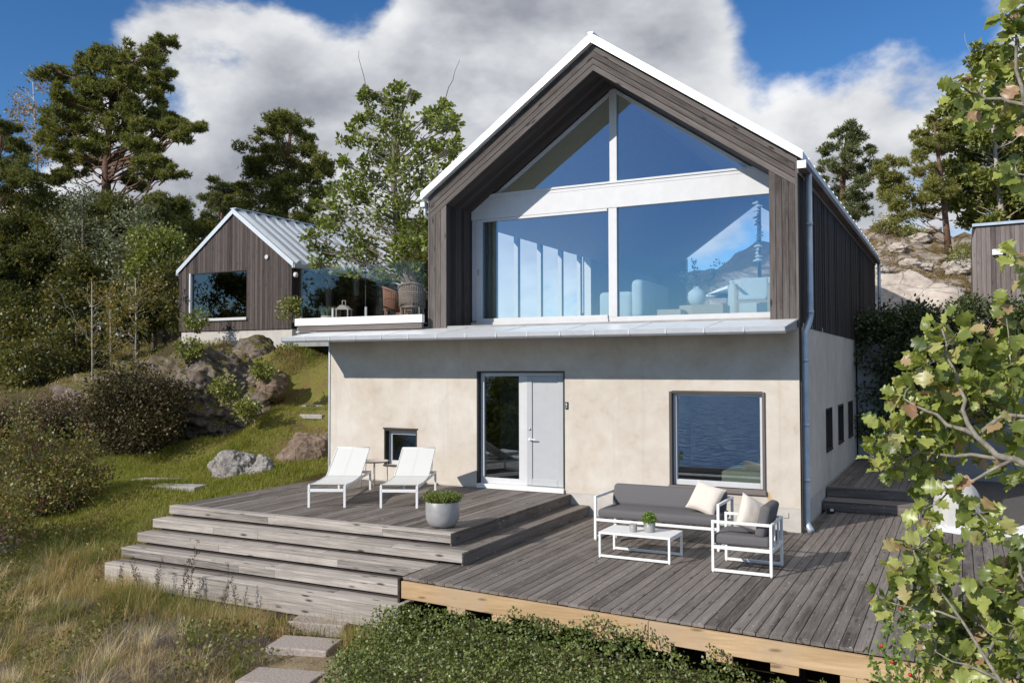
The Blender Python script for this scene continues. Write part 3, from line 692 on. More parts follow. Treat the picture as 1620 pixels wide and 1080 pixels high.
# ---------------- big gable window
win = empty('gable_window', (0, 0, 0)); win.parent = house
FY0, FY1 = REC, REC+.12
f = MB()
zl = lambda x: ZI-.02-SL*abs(x-XC)
f.box(XIL, XIR, FY0-.03, FY1, 5.42, 5.86)                              # deep cross beam
f.box(XIL, XIR, FY0-.036, FY0-.031, 5.80, 5.815); f.box(XIL, XIR, FY0-.05, FY1, 5.862, 5.90)
f.box(-3.44, -3.30, FY0, FY1, 5.90, zl(-3.37)-.02)                      # upper mullion
f.box(-3.46, -3.30, FY0-.02, FY1, 3.44, 5.418)                          # lower mullion
f.box(XIL, XIL+.10, FY0, FY1, 3.44, 5.418)
f.box(XIR-.06, XIR, FY0, FY1, 3.44, 5.418)
f.box(XIL, -3.462, FY0-.05, FY1, 3.30, 3.40); f.box(-3.458, XIR, FY0-.02, FY1, 3.32, 3.438)
for sg, xo in ((-1, XIL+.005), (1, XIR-.005)):
    f.prism([(XC, zl(XC)), (xo, zl(xo)), (xo, zl(xo)-.075), (XC, zl(XC)-.075)], FY0+.01, FY1-.01, 'XZ', 'free')
f.build('window_frame', MT['frame'], win, .003)
s = MB()                                                               # sliding leaf
s.box(-6.225, -6.10, FY0-.03, FY0+.04, 3.402, 5.415); s.box(-6.098, -3.48, FY0-.03, FY0+.04, 3.402, 3.475); s.box(-6.098, -3.48, FY0-.03, FY0+.04, 5.37, 5.415)
lf = s.build('sliding_leaf', MT['frame'], win, .003)
s = MB(); s.box(-6.18, -6.15, FY0-.05, FY0-.032, 4.33, 4.44); s.build('leaf_handle', MT['concrete_grey'], lf)
def pane(name, m, box_, par):
    q = MB(); q.box(*box_); return q.build(name, m, par)
pane('window_pane', MT['glass_big'], (-6.098, -3.47, FY0+.02, FY0+.034, 3.475, 5.37), win)
pane('window_pane', MT['glass_big'], (-3.298, XIR-.062, FY0+.03, FY0+.044, 3.44, 5.416), win)
for a, c in ((XIL+.06, -3.442), (-3.298, XIR-.06)):
    q = MB()
    tops = [(c, zl(c)-.05)]+([(XC, zl(XC)-.05)] if a < XC < c else [])+[(a, zl(a)-.05)]
    q.prism([(a, 5.905), (c, 5.905)]+[t_ for t_ in tops if t_[1] > 5.906], FY0+.04, FY0+.052, 'XZ', 0); q.build('window_pane', MT['glass_big'], win)

# ---------------- entrance door
dr = empty('entrance_door', (0, 0, 0)); dr.parent = house
dx0, dx1, dz0, dz1 = DOOR; f = MB(); Y0, Y1 = .10, .18
f.box(dx0+.03, dx0+.10, Y0, Y1, .42, dz1-.03); f.box(dx1-.07, dx1-.03, Y0, Y1, .42, dz1-.03); f.box(dx0+.101, dx1-.071, Y0, Y1, dz1-.09, dz1-.03); f.box(-4.79, -4.70, Y0, Y1, .42, dz1-.092)
f.box(dx0+.101, -4.791, Y0+.01, Y1, .42, .52); f.box(-4.87, -4.791, Y0+.012, Y1, .521, dz1-.092)
f.build('door_frame', MT['frame'], dr, .004)
pane('door_pane', MT['glass_dark'], (dx0+.10, -4.87, Y0+.03, Y0+.045, .52, dz1-.09), dr)
f = MB(); f.box(-4.698, dx1-.072, Y0+.012, Y1, .43, dz1-.092)
lf = f.build('door_leaf', MT['door'], dr, .003)
f = MB(); f.box(-4.698, -4.60, Y0-.008, Y0+.0115, .43, dz1-.095); f.box(-4.10, dx1-.074, Y0-.008, Y0+.0115, .43, dz1-.095); f.box(-4.599, -4.101, Y0-.008, Y0+.0115, .43, .55); f.box(-4.599, -4.101, Y0-.008, Y0+.0115, 2.28, dz1-.095)
f.build('raised_panel', MT['door'], lf, .005)
f = MB(); f.box(-4.66, -4.63, Y0-.02, Y0-.008, 1.22, 1.27); f.bar((-4.645, Y0-.02, 1.25), (-4.645, Y0-.065, 1.25), .018); f.bar((-4.652, Y0-.065, 1.25), (-4.51, Y0-.065, 1.25), .018); f.build('door_handle', MT['white'], lf)
f = MB(); f.tube([(-4.645, Y0-.004, 1.43), (-4.645, Y0-.022, 1.43)], .026, 12); f.build('door_lock', MT['metal'], lf)
f = MB(); f.box(dx0+.02, dx1-.01, -.05, .2, .345, .418); f.build('door_sill', MT['white'], dr, .004)
f = MB(); f.box(dx0, dx0+.028, .0, .2, .42, dz1); f.box(dx1-.028, dx1, .0, .2, .42, dz1); f.box(dx0+.029, dx1-.029, .0, .2, dz1-.028, dz1); f.build('door_reveal', MT['black'], dr)
f = MB(); f.box(dx0, dx1, .9, .92, .34, 2.6); f.box(dx0-.3, dx0-.28, .3, .92, .34, 2.6); f.box(-4.75, -4.73, .3, .9, .34, 2.6); f.build('hall_wall', MT['concrete_grey'], dr)
bell = MB(); bell.box(-3.905, -3.855, -.022, -.001, 1.80, 1.925); bl = bell.build('doorbell', MT['black'], None, .004); tag(bl, 'small black doorbell on the stucco right of the entrance door', 'doorbell')
f = MB(); f.tube([(-3.88, -.022, 1.83), (-3.88, -.026, 1.83)], .012, 12); f.box(-3.89, -3.87, -.0235, -.022, 1.86, 1.90); f.build('bell_button', MT['metal'], bl)
f = MB(); f.box(-.30, -.18, -.012, .004, .21, .29); sk = f.build('wall_socket', MT['concrete'], None, .004); tag(sk, 'small pale square cover low on the plinth behind the armchair', 'wall socket')

# ---------------- bedroom window
bw = empty('bedroom_window', (0, 0, 0)); bw.parent = house
x0, x1, z0, z1 = BED; f = MB()
f.box(x0-.01, x0+.035, -.03, .16, z0, z1); f.box(x1-.03, x1+.012, -.03, .16, z0, z1); f.box(x0+.036, x1-.031, -.03, .16, z1-.032, z1+.012); f.box(x0-.02, x1+.02, -.055, .16, z0-.075, z0+.0)
f.build('timber_surround', MT['trim'], bw, .003)
f = MB(); f.box(x0+.036, x0+.09, .06, .14, z0+.002, z1-.034); f.box(x1-.08, x1-.032, .06, .14, z0+.002, z1-.034); f.box(x0+.091, x1-.081, .06, .14, z0+.002, z0+.085); f.box(x0+.091, x1-.081, .06, .14, z1-.07, z1-.034)
f.build('window_frame', MT['frame'], bw, .003)
pane('window_pane', MT['glass_sea'], (x0+.09, x1-.08, .10, .112, z0+.085, z1-.07), bw)
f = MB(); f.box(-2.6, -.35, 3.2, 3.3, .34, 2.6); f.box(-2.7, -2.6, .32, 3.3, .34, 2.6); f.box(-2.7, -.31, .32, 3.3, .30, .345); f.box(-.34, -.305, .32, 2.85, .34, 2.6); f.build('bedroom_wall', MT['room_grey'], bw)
bed = empty('bed', (-1.0, 1.15, .345), 0, 'low bed under a pale green blanket behind the bedroom window', 'bed')
f = MB(); f.box(-.32, .62, -.6, 1.4, .02, .22); f.build('bed_base', MT['sheet'], bed, .02)
f = MB(); f.box(-.32, .62, -.6, 1.4, .221, .44); f.build('mattress', MT['sheet'], bed, .05, 4)
f = MB(); f.box(-.345, .63, -.625, .9, .19, .475); f.build('blanket', MT['blanket'], bed, .05, 4)
f = MB(); f.box(.05, .6, .95, 1.35, .46, .60); f.build('bed_pillow', MT['sheet'], bed, .06, 4)

# ---------------- little window
sw = empty('little_window', (0, 0, 0)); sw.parent = house
x0, x1, z0, z1 = SMALL; f = MB()
f.box(x0, x0+.03, .0, .2, z0, z1); f.box(x1-.03, x1, .0, .2, z0, z1); f.box(x0+.031, x1-.031, .0, .2, z1-.03, z1); f.box(x0-.01, x1+.01, -.02, .2, z0-.03, z0-.001); f.box(x0-.02, x1+.02, -.012, -.001, z1+.001, z1+.03)
f.build('timber_surround', MT['clad_dark'], sw)
f = MB(); f.box(x0+.031, x0+.10, .12, .18, z0, z1-.031); f.box(x1-.09, x1-.031, .12, .18, z0, z1-.031); f.box(x0+.101, x1-.091, .12, .18, z0, z0+.07); f.box(x0+.101, x1-.091, .12, .18, z1-.10, z1-.031)
f.build('window_frame', MT['frame'], sw, .004)
f = MB(); f.box(x0+.1, x0+.112, .11, .119, z0+.06, z1-.09); f.box(x0+.113, x1-.09, .11, .119, z0+.06, z0+.072); f.box(x0+.113, x1-.09, .11, .119, z1-.102, z1-.09); f.box(x1-.102, x1-.09, .11, .119, z0+.073, z1-.103); f.build('frame_bead', MT['white'], sw)
pane('window_pane', MT['glass_dark'], (x0+.1, x1-.09, .14, .15, z0+.07, z1-.10), sw)
f = MB(); f.box(x0-.4, x1+.4, .7, .72, .3, 1.9); f.build('room_wall', MT['concrete_grey'], sw)
# side windows
for (y0, y1, z0, z1) in SW:
    p = empty('side_window', (0, y0, z0)); p.parent = house; wy, hz_ = y1-y0, z1-z0
    f = MB(); f.box(-.2, .012, 0, .04, 0, hz_); f.box(-.2, .012, wy-.04, wy, 0, hz_); f.box(-.2, .012, .041, wy-.041, hz_-.04, hz_); f.box(-.2, .025, .041, wy-.041, 0, .035); f.build('window_frame', MT['clad_dark'], p)
    pane('window_pane', MT['glass_dark'], (-.14, -.128, .04, wy-.04, .035, hz_-.04), p)
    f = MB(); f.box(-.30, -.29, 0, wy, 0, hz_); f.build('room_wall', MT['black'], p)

# ---------------- things inside the upper room
cur = MB()
def curtain(x0, x1, y0, y1, z0, z1, n=60):
    u = np.linspace(0, 1, n); P = [(x0+(x1-x0)*t_, y0+(y1-y0)*t_+.04*math.sin(t_*34)+.015*math.sin(t_*71)) for t_ in u]
    vs = [(x, y, z) for z in (z0, z1) for x, y in P]+[(x, y+.008, z) for z in (z0, z1) for x, y in P]
    fs = [(i, i+1, n+i+1, n+i) for i in range(n-1)]+[(2*n+i+1, 2*n+i, 3*n+i, 3*n+i+1) for i in range(n-1)]
    c = MB(); c.add(vs, fs, None, True); return c
c = curtain(-6.47, -5.98, 1.27, 1.36, 3.36, 5.5).build('curtain', MT['curtain']); tag(c, 'sand coloured linen curtain drawn open at the left end of the upper window', 'curtain')
def round_box(name, m, parent, x0, x1, y0, y1, z0, z1, bev=.06, seg=4):
    q = MB(); q.box(x0, x1, y0, y1, z0, z1); o = q.build(name, m, parent, bev, seg)
    for pl_ in o.data.polygons: pl_.use_smooth = True
    return o
def soft_sofa(loc, rz, L, label):
    t = empty('living_room_sofa', loc, rz, label, 'sofa')
    round_box('seat_cushion', MT['sofa_cream'], t, -L/2+.12, L/2-.12, -.42, .3, .10, .44, .08)
    round_box('backrest', MT['sofa_cream'], t, -L/2, L/2, .22, .46, .10, .84, .1)
    for s_ in (-1, 1): round_box('armrest', MT['sofa_cream'], t, s_*(L/2-.09)-.1, s_*(L/2-.09)+.1, -.42, .24, .08, .62, .08)
    return t
soft_sofa((-3.55, 2.6, 3.345), R(-90), 1.7, 'cream sofa behind the centre mullion of the upper window')
soft_sofa((-1.0, 2.9, 3.345), R(172), 1.3, 'cream sofa at the right end of the upper window')
ch = empty('lounge_chair', (-1.05, 1.75, 3.345), R(8), 'pale wooden armchair in front of the cream sofa at the right of the upper window', 'chair')
q = MB()
for sx in (-.28, .28):
    for sy in (-.25, .25): q.box(sx-.02, sx+.02, sy-.02, sy+.02, 0, .62)
    q.box(sx-.02, sx+.02, -.27, .27, .60, .64)
q.box(-.26, .26, -.27, -.23, .30, .34); q.build('chair_frame', MT['birchply'], ch)
round_box('seat', MT['sofa_cream'], ch, -.25, .25, -.24, .25, .34, .44, .04); round_box('backrest', MT['sofa_cream'], ch, -.25, .25, .2, .28, .42, .78, .035)
for x, y, sc, lb in ((-2.62, 2.05, .9, 'smaller pale wooden block table seen through the upper window'), (-1.85, 1.95, 1.1, 'larger pale wooden block table under the vase in the upper window')):
    q = MB(); q.box(-.26*sc, .26*sc, -.24*sc, .24*sc, 0, .28*sc); q.box(-.262*sc, .262*sc, -.242*sc, .242*sc, .14*sc, .143*sc)
    o = q.build('block_table', MT['birchply'], None, .006, loc=(x, y, 3.345)); tag(o, lb, 'table')
vs_ = empty('vase', (-2.22, 2.35, 3.345+.34), 0, 'round white vase holding sprigs on a block table in the upper window', 'vase')
q = MB(); q.lathe([(.07, 0), (.14, .05), (.175, .15), (.16, .25), (.09, .31), (.06, .33), (.065, .36), (.05, .36), (.048, .32)], 28); q.build('vase_body', MT['sheet'], vs_)
q = MB(); tips = []
for i in range(9):
    a = random.uniform(0, 6.28); L = random.uniform(.3, .62); e = Vector((math.cos(a)*L, math.sin(a)*L*.6, .36+L*.75)); q.tube([(0, 0, .3), e*.5+Vector((0, 0, .12)), e], [.005, .004, .002], 4); tips += [e*.5*(1-t_)+e*t_+Vector((0, 0, .1*(1-t_))) for t_ in np.linspace(0, 1, 7)]
q.build('sprig_stem', MT['twig'], vs_)
C = np.repeat(np.array([tuple(t_) for t_ in tips]), 5, 0)+rng.normal(size=(len(tips)*5, 3))*.035
leaf_cloud('sprig_leaf', C, .055, DIAMOND, MT['leaf_grey'], vs_)
q = MB(); q.box(-2.5, -1.9, 2.15, 2.55, 3.345, 3.685); o = q.build('block_table', MT['birchply'], None, .006); tag(o, 'taller pale wooden block carrying the round vase in the upper window', 'table')
mb_ = empty('shell_mobile', (-1.02, 2.1, 5.6), 0, 'hanging string of white shells in the right of the upper window', 'mobile')
q = MB(); q.tube([(0, 0, .55), (0, 0, -1.25)], .003, 4); q.build('string', MT['white'], mb_)
q = MB()
for i in range(17):
    z = -.12-i*.065; q.tube([(random.uniform(-.05, .05)-.05, random.uniform(-.03, .03), z), (random.uniform(-.02, .02), 0, z+.02), (random.uniform(-.05, .05)+.05, 0, z+random.uniform(-.02, .03))], [.012, .032, .01], 7)
q.build('shell', MT['sheet'], mb_)
pp_ = at(1158, 468, 16.5); um = empty('parasol', (pp_[0], 16.5, pp_[2]-1.36), 0, 'white open parasol seen through the house in the far window', 'parasol')
q = MB(); q.lathe([(1.55, 0), (.8, .32), (.05, .62), (.04, .60), (.8, .29), (1.5, .0)], 8, (0, 0, 2.0)); q.build('canopy', MT['sheet'], um)
q = MB(); q.tube([(0, 0, -.2), (0, 0, 2.62)], .025, 8); q.build('pole', MT['metal'], um); um.scale = (.68, .68, .68)

# ------------------------------------------------------------------ decks and steps
H_, T_, TR = .17, .285, .34; ZD = .34; PX, PY, PL = -3.81, -3.99, -9.05
up = empty('upper_deck', (0, 0, 0), 0, 'raised timber platform in front of the entrance with wide silvery steps down two sides', 'deck')
m = MB(); x = PL+.02
while x < PX-.15:
    r = random.random(); w_ = .118
    cut = PY+.15+random.choice([99, random.uniform(.8, 3.0)])
    y1 = -.006 if not (DOOR[0]-.02 < x+w_/2 < DOOR[1]+.02) else -.055
    for a, c in (((PY+.148), min(cut, y1)), (cut+.004, y1)):
        if c-a > .05: m.box(x, min(x+w_, PX-.145), a, c, ZD-.03+random.uniform(-.0015, .0015), ZD+random.uniform(-.0015, .0015), 1)
    x += w_+.0075
m.build('platform_boards', MT['deck'], up)
def tread_front(mb, x0, x1, yf, zt, depth, rh, split=2):
    w_ = depth/split
    for i in range(split):
        xs_ = sorted([x0]+[random.uniform(x0+1, x1-1) for _ in range(1)]+[x1])
        for a, c in zip(xs_[:-1], xs_[1:]): mb.box(a+.001, c-.001, yf+i*w_+.003, yf+(i+1)*w_-.003, zt-.03, zt+random.uniform(-.001, .001), 0)
    xs_ = sorted([x0]+[random.uniform(x0+1, x1-1) for _ in range(2)]+[x1])
    for a, c in zip(xs_[:-1], xs_[1:]): mb.box(a+.001, c-.001, yf+.004, yf+.034, zt-rh+(.006 if rh < .2 else 0), zt-.032, 0)
m = MB()
tread_front(m, PL, PX, PY, ZD, .145, .135, 1)
q = MB()
tread_front(q, PL-.04, PX+TR-.0, PY-T_, ZD-H_, T_+.02, .138 if 0 else .17-.035)
tread_front(q, PL-.04, -3.55-.285, PY-2*T_, ZD-2*H_, T_+.02, .135)
tread_front(q, PL-.04, -3.86, PY-3*T_, ZD-3*H_, T_+.02, .135)
tread_front(q, PL-.04, -3.86, PY-4*T_, ZD-4*H_, T_+.02, .30)
m.build('front_edge_board', MT['steps'], up, .004); q.build('front_step', MT['steps'], up, .004)
m = MB(); m.box(PX-.142, PX, PY+.148, -.01, ZD-.03, ZD, 1); m.box(PX-.034, PX-.004, PY+.03, -.01, .165, ZD-.032, 1)
for i in range(2): m.box(PX+i*.17+.003 if i else PX-.0, PX+(i+1)*.17-.003, PY-.0, -.01, H_-.03, H_-.0005, 1)
m.box(PX+TR-.034, PX+TR-.004, PY-T_+.036, -.01, .0, H_-.032, 1)
m.build('side_step', MT['deck'], up, .004)
m = MB()
for k in range(1, 5): m.box(PL+.1, PX-.05, PY-k*T_+.06, PY-(k-1)*T_+.03, ZD-(k+.95)*H_-.25, ZD-k*H_-.04)
m.box(PL+.02, PX-.05, PY+.06, -.1, -.6, ZD-.04); m.box(PX-.3, PX+TR-.05, PY-.15, -.1, -.2, H_-.04)
m.build('step_bearer', MT['clad_dark'], up)

dk = empty('lower_deck', (0, 0, 0), 0, 'large weathered grey timber terrace edged with a fresh pine beam', 'deck')
def yfront(x): return -5.065-.078*(x+3.83)
m = MB(); x = -3.84
while x < 7.4:
    w_ = .118; a = yfront(x)+random.uniform(-.01, .01)
    y1 = -.02 if x < -.03 else (2.30 if x < 1.62 else 1.02)
    if x < PX+TR: a0 = a; 
    cut = a+random.choice([99, 99, random.uniform(1.5, 4.5)])
    for p0, p1 in ((a, min(cut, y1)), (cut+.004, y1)):
        if p1-p0 > .05: m.box(x, x+w_, p0, p1, -.032, random.uniform(-.002, .002), 1)
    x += w_+.0075
m.build('deck_boards', MT['deck'], dk, .003, 1)
m = MB()
def slant(x0, x1, dy0, dy1, z0, z1, mb):
    r = random.random()
    vs = [(x, yfront(x)+dy, z) for x in (x0, x1) for dy in (dy0, dy1) for z in (z0, z1)]
    mb.add(vs, [(0, 1, 3, 2), (4, 6, 7, 5), (0, 4, 5, 1), (2, 3, 7, 6), (0, 2, 6, 4), (1, 5, 7, 3)], [(v[0], v[2]+v[1], r) for v in vs])
for a, c in ((-3.82, -.65), (-.645, 2.9), (2.905, 7.4)): slant(a, c, -.052, -.004, -.238, -.036, m)
m.build('edge_beam', MT['pine_new'], dk, .004)
for i in range(11):
    a = -3.15+i*.62; m = MB(); slant(a, a+.26, -.045, -.004, -.315, -.2405, m); m.build('beam_block', MT['pine_new'], dk, .003)
m = MB(); m.box(-3.875, -3.845, yfront(-3.84)-.05, PY-2*T_+.02, -.30, -.004, 1); m.build('side_fascia', MT['clad_dark'], dk)
m = MB()
for i in range(11):
    x = -3.0+i*.95; m.box(x, x+.05, yfront(x)+.05, -.1, -.24, -.036)
for i in range(6):
    for j in range(2): m.box(-3.2+i*1.9, -3.05+i*1.9, -4.6+j*2.6, -4.45+j*2.6, -1.4, -.245)
m.build('joist', MT['clad_dark'], dk)
# back deck with two steps along the side wall
bd = empty('side_deck', (0, 0, 0), 0, 'shaded timber side deck with two steps along the house wall', 'deck')
m = MB(); x = .06
while x < 1.5:
    m.box(x, x+.118, 2.80, 8.1, .33, .36, 1); x += .1255
m.build('platform_boards', MT['deck'], bd)
m = MB()
for k, (y, z) in enumerate(((2.26, .18), (2.78, .36))):
    m.box(.02, 1.57, y-.004, y+.13, z-.03, z-.0005 if k == 0 else z+.001, 0); m.box(.02, 1.57, y+.004, y+.03, z-.175, z-.032, 0)
    if k == 0: m.box(.02, 1.57, y+.135, y+.27, z-.03, z, 0); m.box(.02, 1.57, y+.275, y+.55, z-.03, z, 0)
m.build('step', MT['deck'], bd, .004)
m = MB(); m.box(.05, 1.55, 2.4, 8.1, -.2, .12); m.box(.05, 1.55, 2.9, 8.1, .121, .325); m.build('step_bearer', MT['clad_dark'], bd)
gr = MB(); gr.box(1.58, 12, 1.03, 8.2, -.2, -.03); o = gr.build('gravel', MT['gravel']); tag(o, kind='structure')
lm = empty('step_lantern', (.17, 2.06, 0), .2, 'small black lantern with a pale label at the foot of the side steps', 'lantern')
q = MB(); q.box(-.065, .065, -.05, .05, 0, .10); q.build('lantern_body', MT['black'], lm, .02); q = MB(); q.box(-.01, .045, -.054, -.0505, .045, .085); q.build('label_plate', MT['white'], lm)
# retaining wall
rw = empty('retaining_wall', (0, 0, 0), 0, 'grey concrete retaining wall behind the side deck', 'wall')
q = MB(); q.box(0.03, 12, 8.2, 8.45, -.4, 3.0); q.build('wall_face', MT['concrete_grey'], rw)
q = MB(); q.box(.02, 12, 8.17, 8.48, 3.001, 3.06); q.build('wall_coping', MT['concrete_grey'], rw)

# ------------------------------------------------------------------ garden furniture
def lounger(name_label, loc, rz):
    t = empty('sun_lounger', loc, rz, name_label, 'sun lounger', 'white sun loungers on the upper deck')
    L, W2, Z = 2.0, .30, .345
    f = MB()
    for s_ in (-1, 1): f.box(s_*W2-.02 if s_ > 0 else -W2-.0, s_*W2+.0 if s_ > 0 else -W2+.02, .03, L-.03, Z-.045, Z)
    f.box(-W2+.021, W2-.021, .0, .035, Z-.10, Z-.055); f.box(-W2+.021, W2-.021, .55, .58, Z-.05, Z-.022); f.box(-W2+.021, W2-.021, L-.05, L-.02, Z-.045, Z)
    f.build('frame', MT['white'], t, .004)
    for sx in (-1, 1):
        for y in (.0, L-.03):
            q = MB(); q.box(sx*W2-.036*(sx > 0), sx*W2+.036*(sx < 0), y, y+.03, 0, Z if y > 1 else Z+.002); q.build('leg', MT['white'], t, .003)
    s_ = MB(); n = 14; hy = 1.12; ang = R(28); bl_ = .86
    P = [(.035, Z+.012)]+[(.04+(hy-.04)*i/n, Z+.012-.018*math.sin(math.pi*i/n)) for i in range(1, n+1)]
    B = [(hy+.006+bl_*i/n*math.cos(ang), Z+.014+bl_*i/n*math.sin(ang)-.012*math.sin(math.pi*i/n)) for i in range(0, n+1)]
    def strip(pts, nm):
        q = MB(); vs = [(x, y, z+dz) for dz in (0, -.008) for y, z in pts for x in (-W2+.024, -.0012, .0012, W2-.024)]; k = len(pts); fs = []
        for d in (0, 1):
            for i in range(k-1):
                for c in (0, 2):
                    a = d*4*k+i*4+c; f4 = (a, a+1, a+5, a+4); fs.append(f4 if d == 0 else f4[::-1])
        q.add(vs, fs, None, True); q.build(nm, MT['sling'], t)
        q = MB()
        for x in (-W2+.012, W2-.012): q.tube([(x, y, z-.004) for y, z in pts], .011, 8)
        return q
    q = strip(P, 'seat_sling'); q.build('seat_rail', MT['white'], t)
    q = strip(B, 'back_sling'); q.tube([(-W2+.012, B[-1][0], B[-1][1]), (W2-.012, B[-1][0], B[-1][1])], .011, 8); q.build('back_rail', MT['white'], t)
    q = MB(); q.bar((-W2+.03, hy+.5, Z-.02), (-W2+.03, hy+.62, Z+.27), .012); q.build('back_strut', MT['white'], t); q = MB(); q.bar((W2-.03, hy+.5, Z-.02), (W2-.03, hy+.62, Z+.27), .012); q.build('back_strut', MT['white'], t)
    return t
lounger('left white sun lounger, the one nearer the lawn', (-6.64, -3.06, ZD+.003), R(25))
lounger('right white sun lounger, between the round side table and the concrete planter', (-5.59, -2.61, ZD+.003), R(24))
st = empty('side_table', (-7.42, -.75, ZD+.002), 0, 'round greige side table on thin legs between the two loungers', 'side table')
q = MB(); q.lathe([(.01, .45), (.25, .45), (.262, .475), (.255, .478), (.245, .46), (.01, .46)], 32); q.build('tray_top', MT['tablepink'], st)
for a in range(4):
    q = MB(); c, s_ = math.cos(a*math.pi/2+.6), math.sin(a*math.pi/2+.6); q.tube([(c*.24, s_*.24, 0), (c*.235, s_*.235, .45)], .009, 8); q.build('leg', MT['tablepink'], st)
pl_ = empty('planter', (-4.165, -3.62, ZD+.001), 0, 'large rounded concrete planter with a green herb at the corner of the upper deck', 'planter')
q = MB(); q.lathe([(.09, 0), (.155, .012), (.20, .05), (.226, .11), (.234, .18), (.234, .345), (.228, .352), (.215, .345), (.212, .30), (.01, .30)], 40); q.build('pot', MT['pot'], pl_)
n = 900; r_ = np.sqrt(rng.random(n))*.20; a_ = rng.random(n)*6.283; rt2 = np.stack([r_*np.cos(a_), r_*np.sin(a_), .31+rng.random(n)*.02], -1)
ax = unit(np.stack([np.cos(a_)*r_*2.6, np.sin(a_)*r_*2.6, .75+rng.random(n)*.6], -1)+rng.normal(size=(n, 3))*.22)
C = np.repeat(rt2, 6, 0)+np.repeat(ax, 6, 0)*(np.tile(np.arange(6), n)*.024)[:, None]+rng.normal(size=(n*6, 3))*.008
leaf_cloud('herb', C, .030, (DIAMOND[0]*[.7, 1, 1], DIAMOND[1]), MT['leaf_herb'], pl_, None, np.repeat(ax, 6, 0)+rng.normal(size=(n*6, 3))*.5)

def cushion(name, m_, parent, x0, x1, y0, y1, z0, z1, rot=None, loc=(0, 0, 0), bev=.045):
    q = MB(); q.box(x0, x1, y0, y1, z0, z1); o = q.build(name, m_, parent, bev, 5, loc)
    for p_ in o.data.polygons: p_.use_smooth = True
    if rot: o.rotation_euler = rot
    return o
def pillow(name, label, loc, rot, s=.46, th=.17):
    n = 18; V = []; F = []
    for d in (1, -1):
        for i in range(n+1):
            for j in range(n+1):
                u, v = 2*i/n-1, 2*j/n-1; e = max(0, (1-u**4)*(1-v**4))**.55
                pin = 1-.09*(1-abs(u)**2)*(abs(v)**6)-.0; pin2 = 1-.09*(1-abs(v)**2)*(abs(u)**6)
                wr = .010*mnoise.noise(Vector((u*2.3+loc[0]*9, v*2.3, d)))
                V.append((u*s/2*pin2, d*(th/2*e+wr*e), v*s/2*pin))
    N = (n+1)*(n+1)
    for d in range(2):
        for i in range(n):
            for j in range(n):
                a = d*N+i*(n+1)+j; f4 = (a, a+1, a+n+2, a+n+1); F.append(f4[::-1] if d == 0 else f4)
    c = MB(); c.add(V, F, None, True); o = c.build(name, MT['pillow']); o.location = loc; o.rotation_euler = rot
    return tag(o, label, 'cushion', 'cream cushions on the garden seats')
t = .038
so_ = empty('garden_sofa', (-1.685, -1.95, .003), 0, 'white framed outdoor sofa with grey cushions under the bedroom window', 'sofa')
Wd, Dp, Ha, Hs = 1.84, .86, .645, .30
q = MB()
for sx in (-1, 1):
    x = sx*(Wd/2-t/2)
    q = MB(); q.box(x-t/2, x+t/2, 0, t, 0.012, Ha); q.box(x-t/2, x+t/2, Dp-t, Dp, 0.012, Ha); q.box(x-t/2, x+t/2, t+.001, Dp-t-.001, Ha-t, Ha); q.box(x-t/2, x+t/2, t+.001, Dp-t-.001, .012, .012+t)
    q.build('side_frame', MT['white'], so_, .004)
q = MB(); q.box(-Wd/2+t+.001, Wd/2-t-.001, 0, t, Hs-.02, Hs+t-.02); q.box(-Wd/2+t+.001, Wd/2-t-.001, Dp-t, Dp, Hs-.02, Hs+t-.02); q.box(-Wd/2+t+.001, Wd/2-t-.001, Dp-t, Dp, Ha-t, Ha)
for k in range(8): q.box(-Wd/2+.1+k*.22, -Wd/2+.15+k*.22, t+.001, Dp-t-.001, Hs-.015, Hs+.01)
q.box(-.62, -.585, t+.001, .2, .05, Hs-.021)
q.build('seat_frame', MT['white'], so_, .004)
for sx in (-1, 1):
    q = MB(); q.box(sx*(Wd/2-.02)-.012, sx*(Wd/2-.02)+.012, .006, .03, 0, .0115); q.box(sx*(Wd/2-.02)-.012, sx*(Wd/2-.02)+.012, Dp-.03, Dp-.006, 0, .0115); q.build('foot', MT['white'], so_)
cushion('seat_cushion', MT['fabric'], so_, -Wd/2+t+.008, Wd/2-t-.008, .015, Dp-.05, Hs+.025, Hs+.155, bev=.05)
bc_ = cushion('back_cushion', MT['fabric'], so_, -Wd/2+t+.02, Wd/2-t-.02, -.075, .075, 0, .345, (R(-20), 0, 0), (0, Dp-.24, Hs+.12), .065)
pillow('throw_pillow', 'cream cushion leaning in the right corner of the grey outdoor sofa', (-1.06, -1.53, .655), (R(-32), R(14), R(-12)), .45)
tb = empty('coffee_table', (-1.63, -2.71, .002), 0, 'low white outdoor coffee table in front of the grey sofa', 'coffee table')
q = MB(); q.box(-.49, .49, -.285, .285, .312, .34); q.build('table_top', MT['white'], tb, .003)
for y in (-.285, .285-.03):
    q = MB(); q.box(-.49, -.46, y, y+.03, .012, .311); q.box(.46, .49, y, y+.03, .012, .311); q.box(-.459, .459, y, y+.03, .012, .042)
    for x in (-.475, .475): q.box(x-.012, x+.012, y+.004, y+.026, 0, .0115)
    q.build('leg_frame', MT['white'], tb, .003)
q = MB(); q.box(-.49, -.46, -.254, .254, .282, .311); q.box(.46, .49, -.254, .254, .282, .311); q.build('side_rail', MT['white'], tb, .003)
pp = empty('herb_pot', (-1.505, -2.71, .343), 0, 'grey pot with a bushy green herb on the white coffee table', 'potted plant')
q = MB(); q.lathe([(.066, 0), (.072, .01), (.078, .13), (.072, .13), (.068, .10), (.01, .10)], 28); q.build('pot', MT['pot'], pp)
n = 260; d_ = unit(rng.normal(size=(n, 3))+[0, 0, .9]); C = np.array([0, 0, .15])+d_*np.array([.085, .085, .10])*(rng.random((n, 1))**.4)
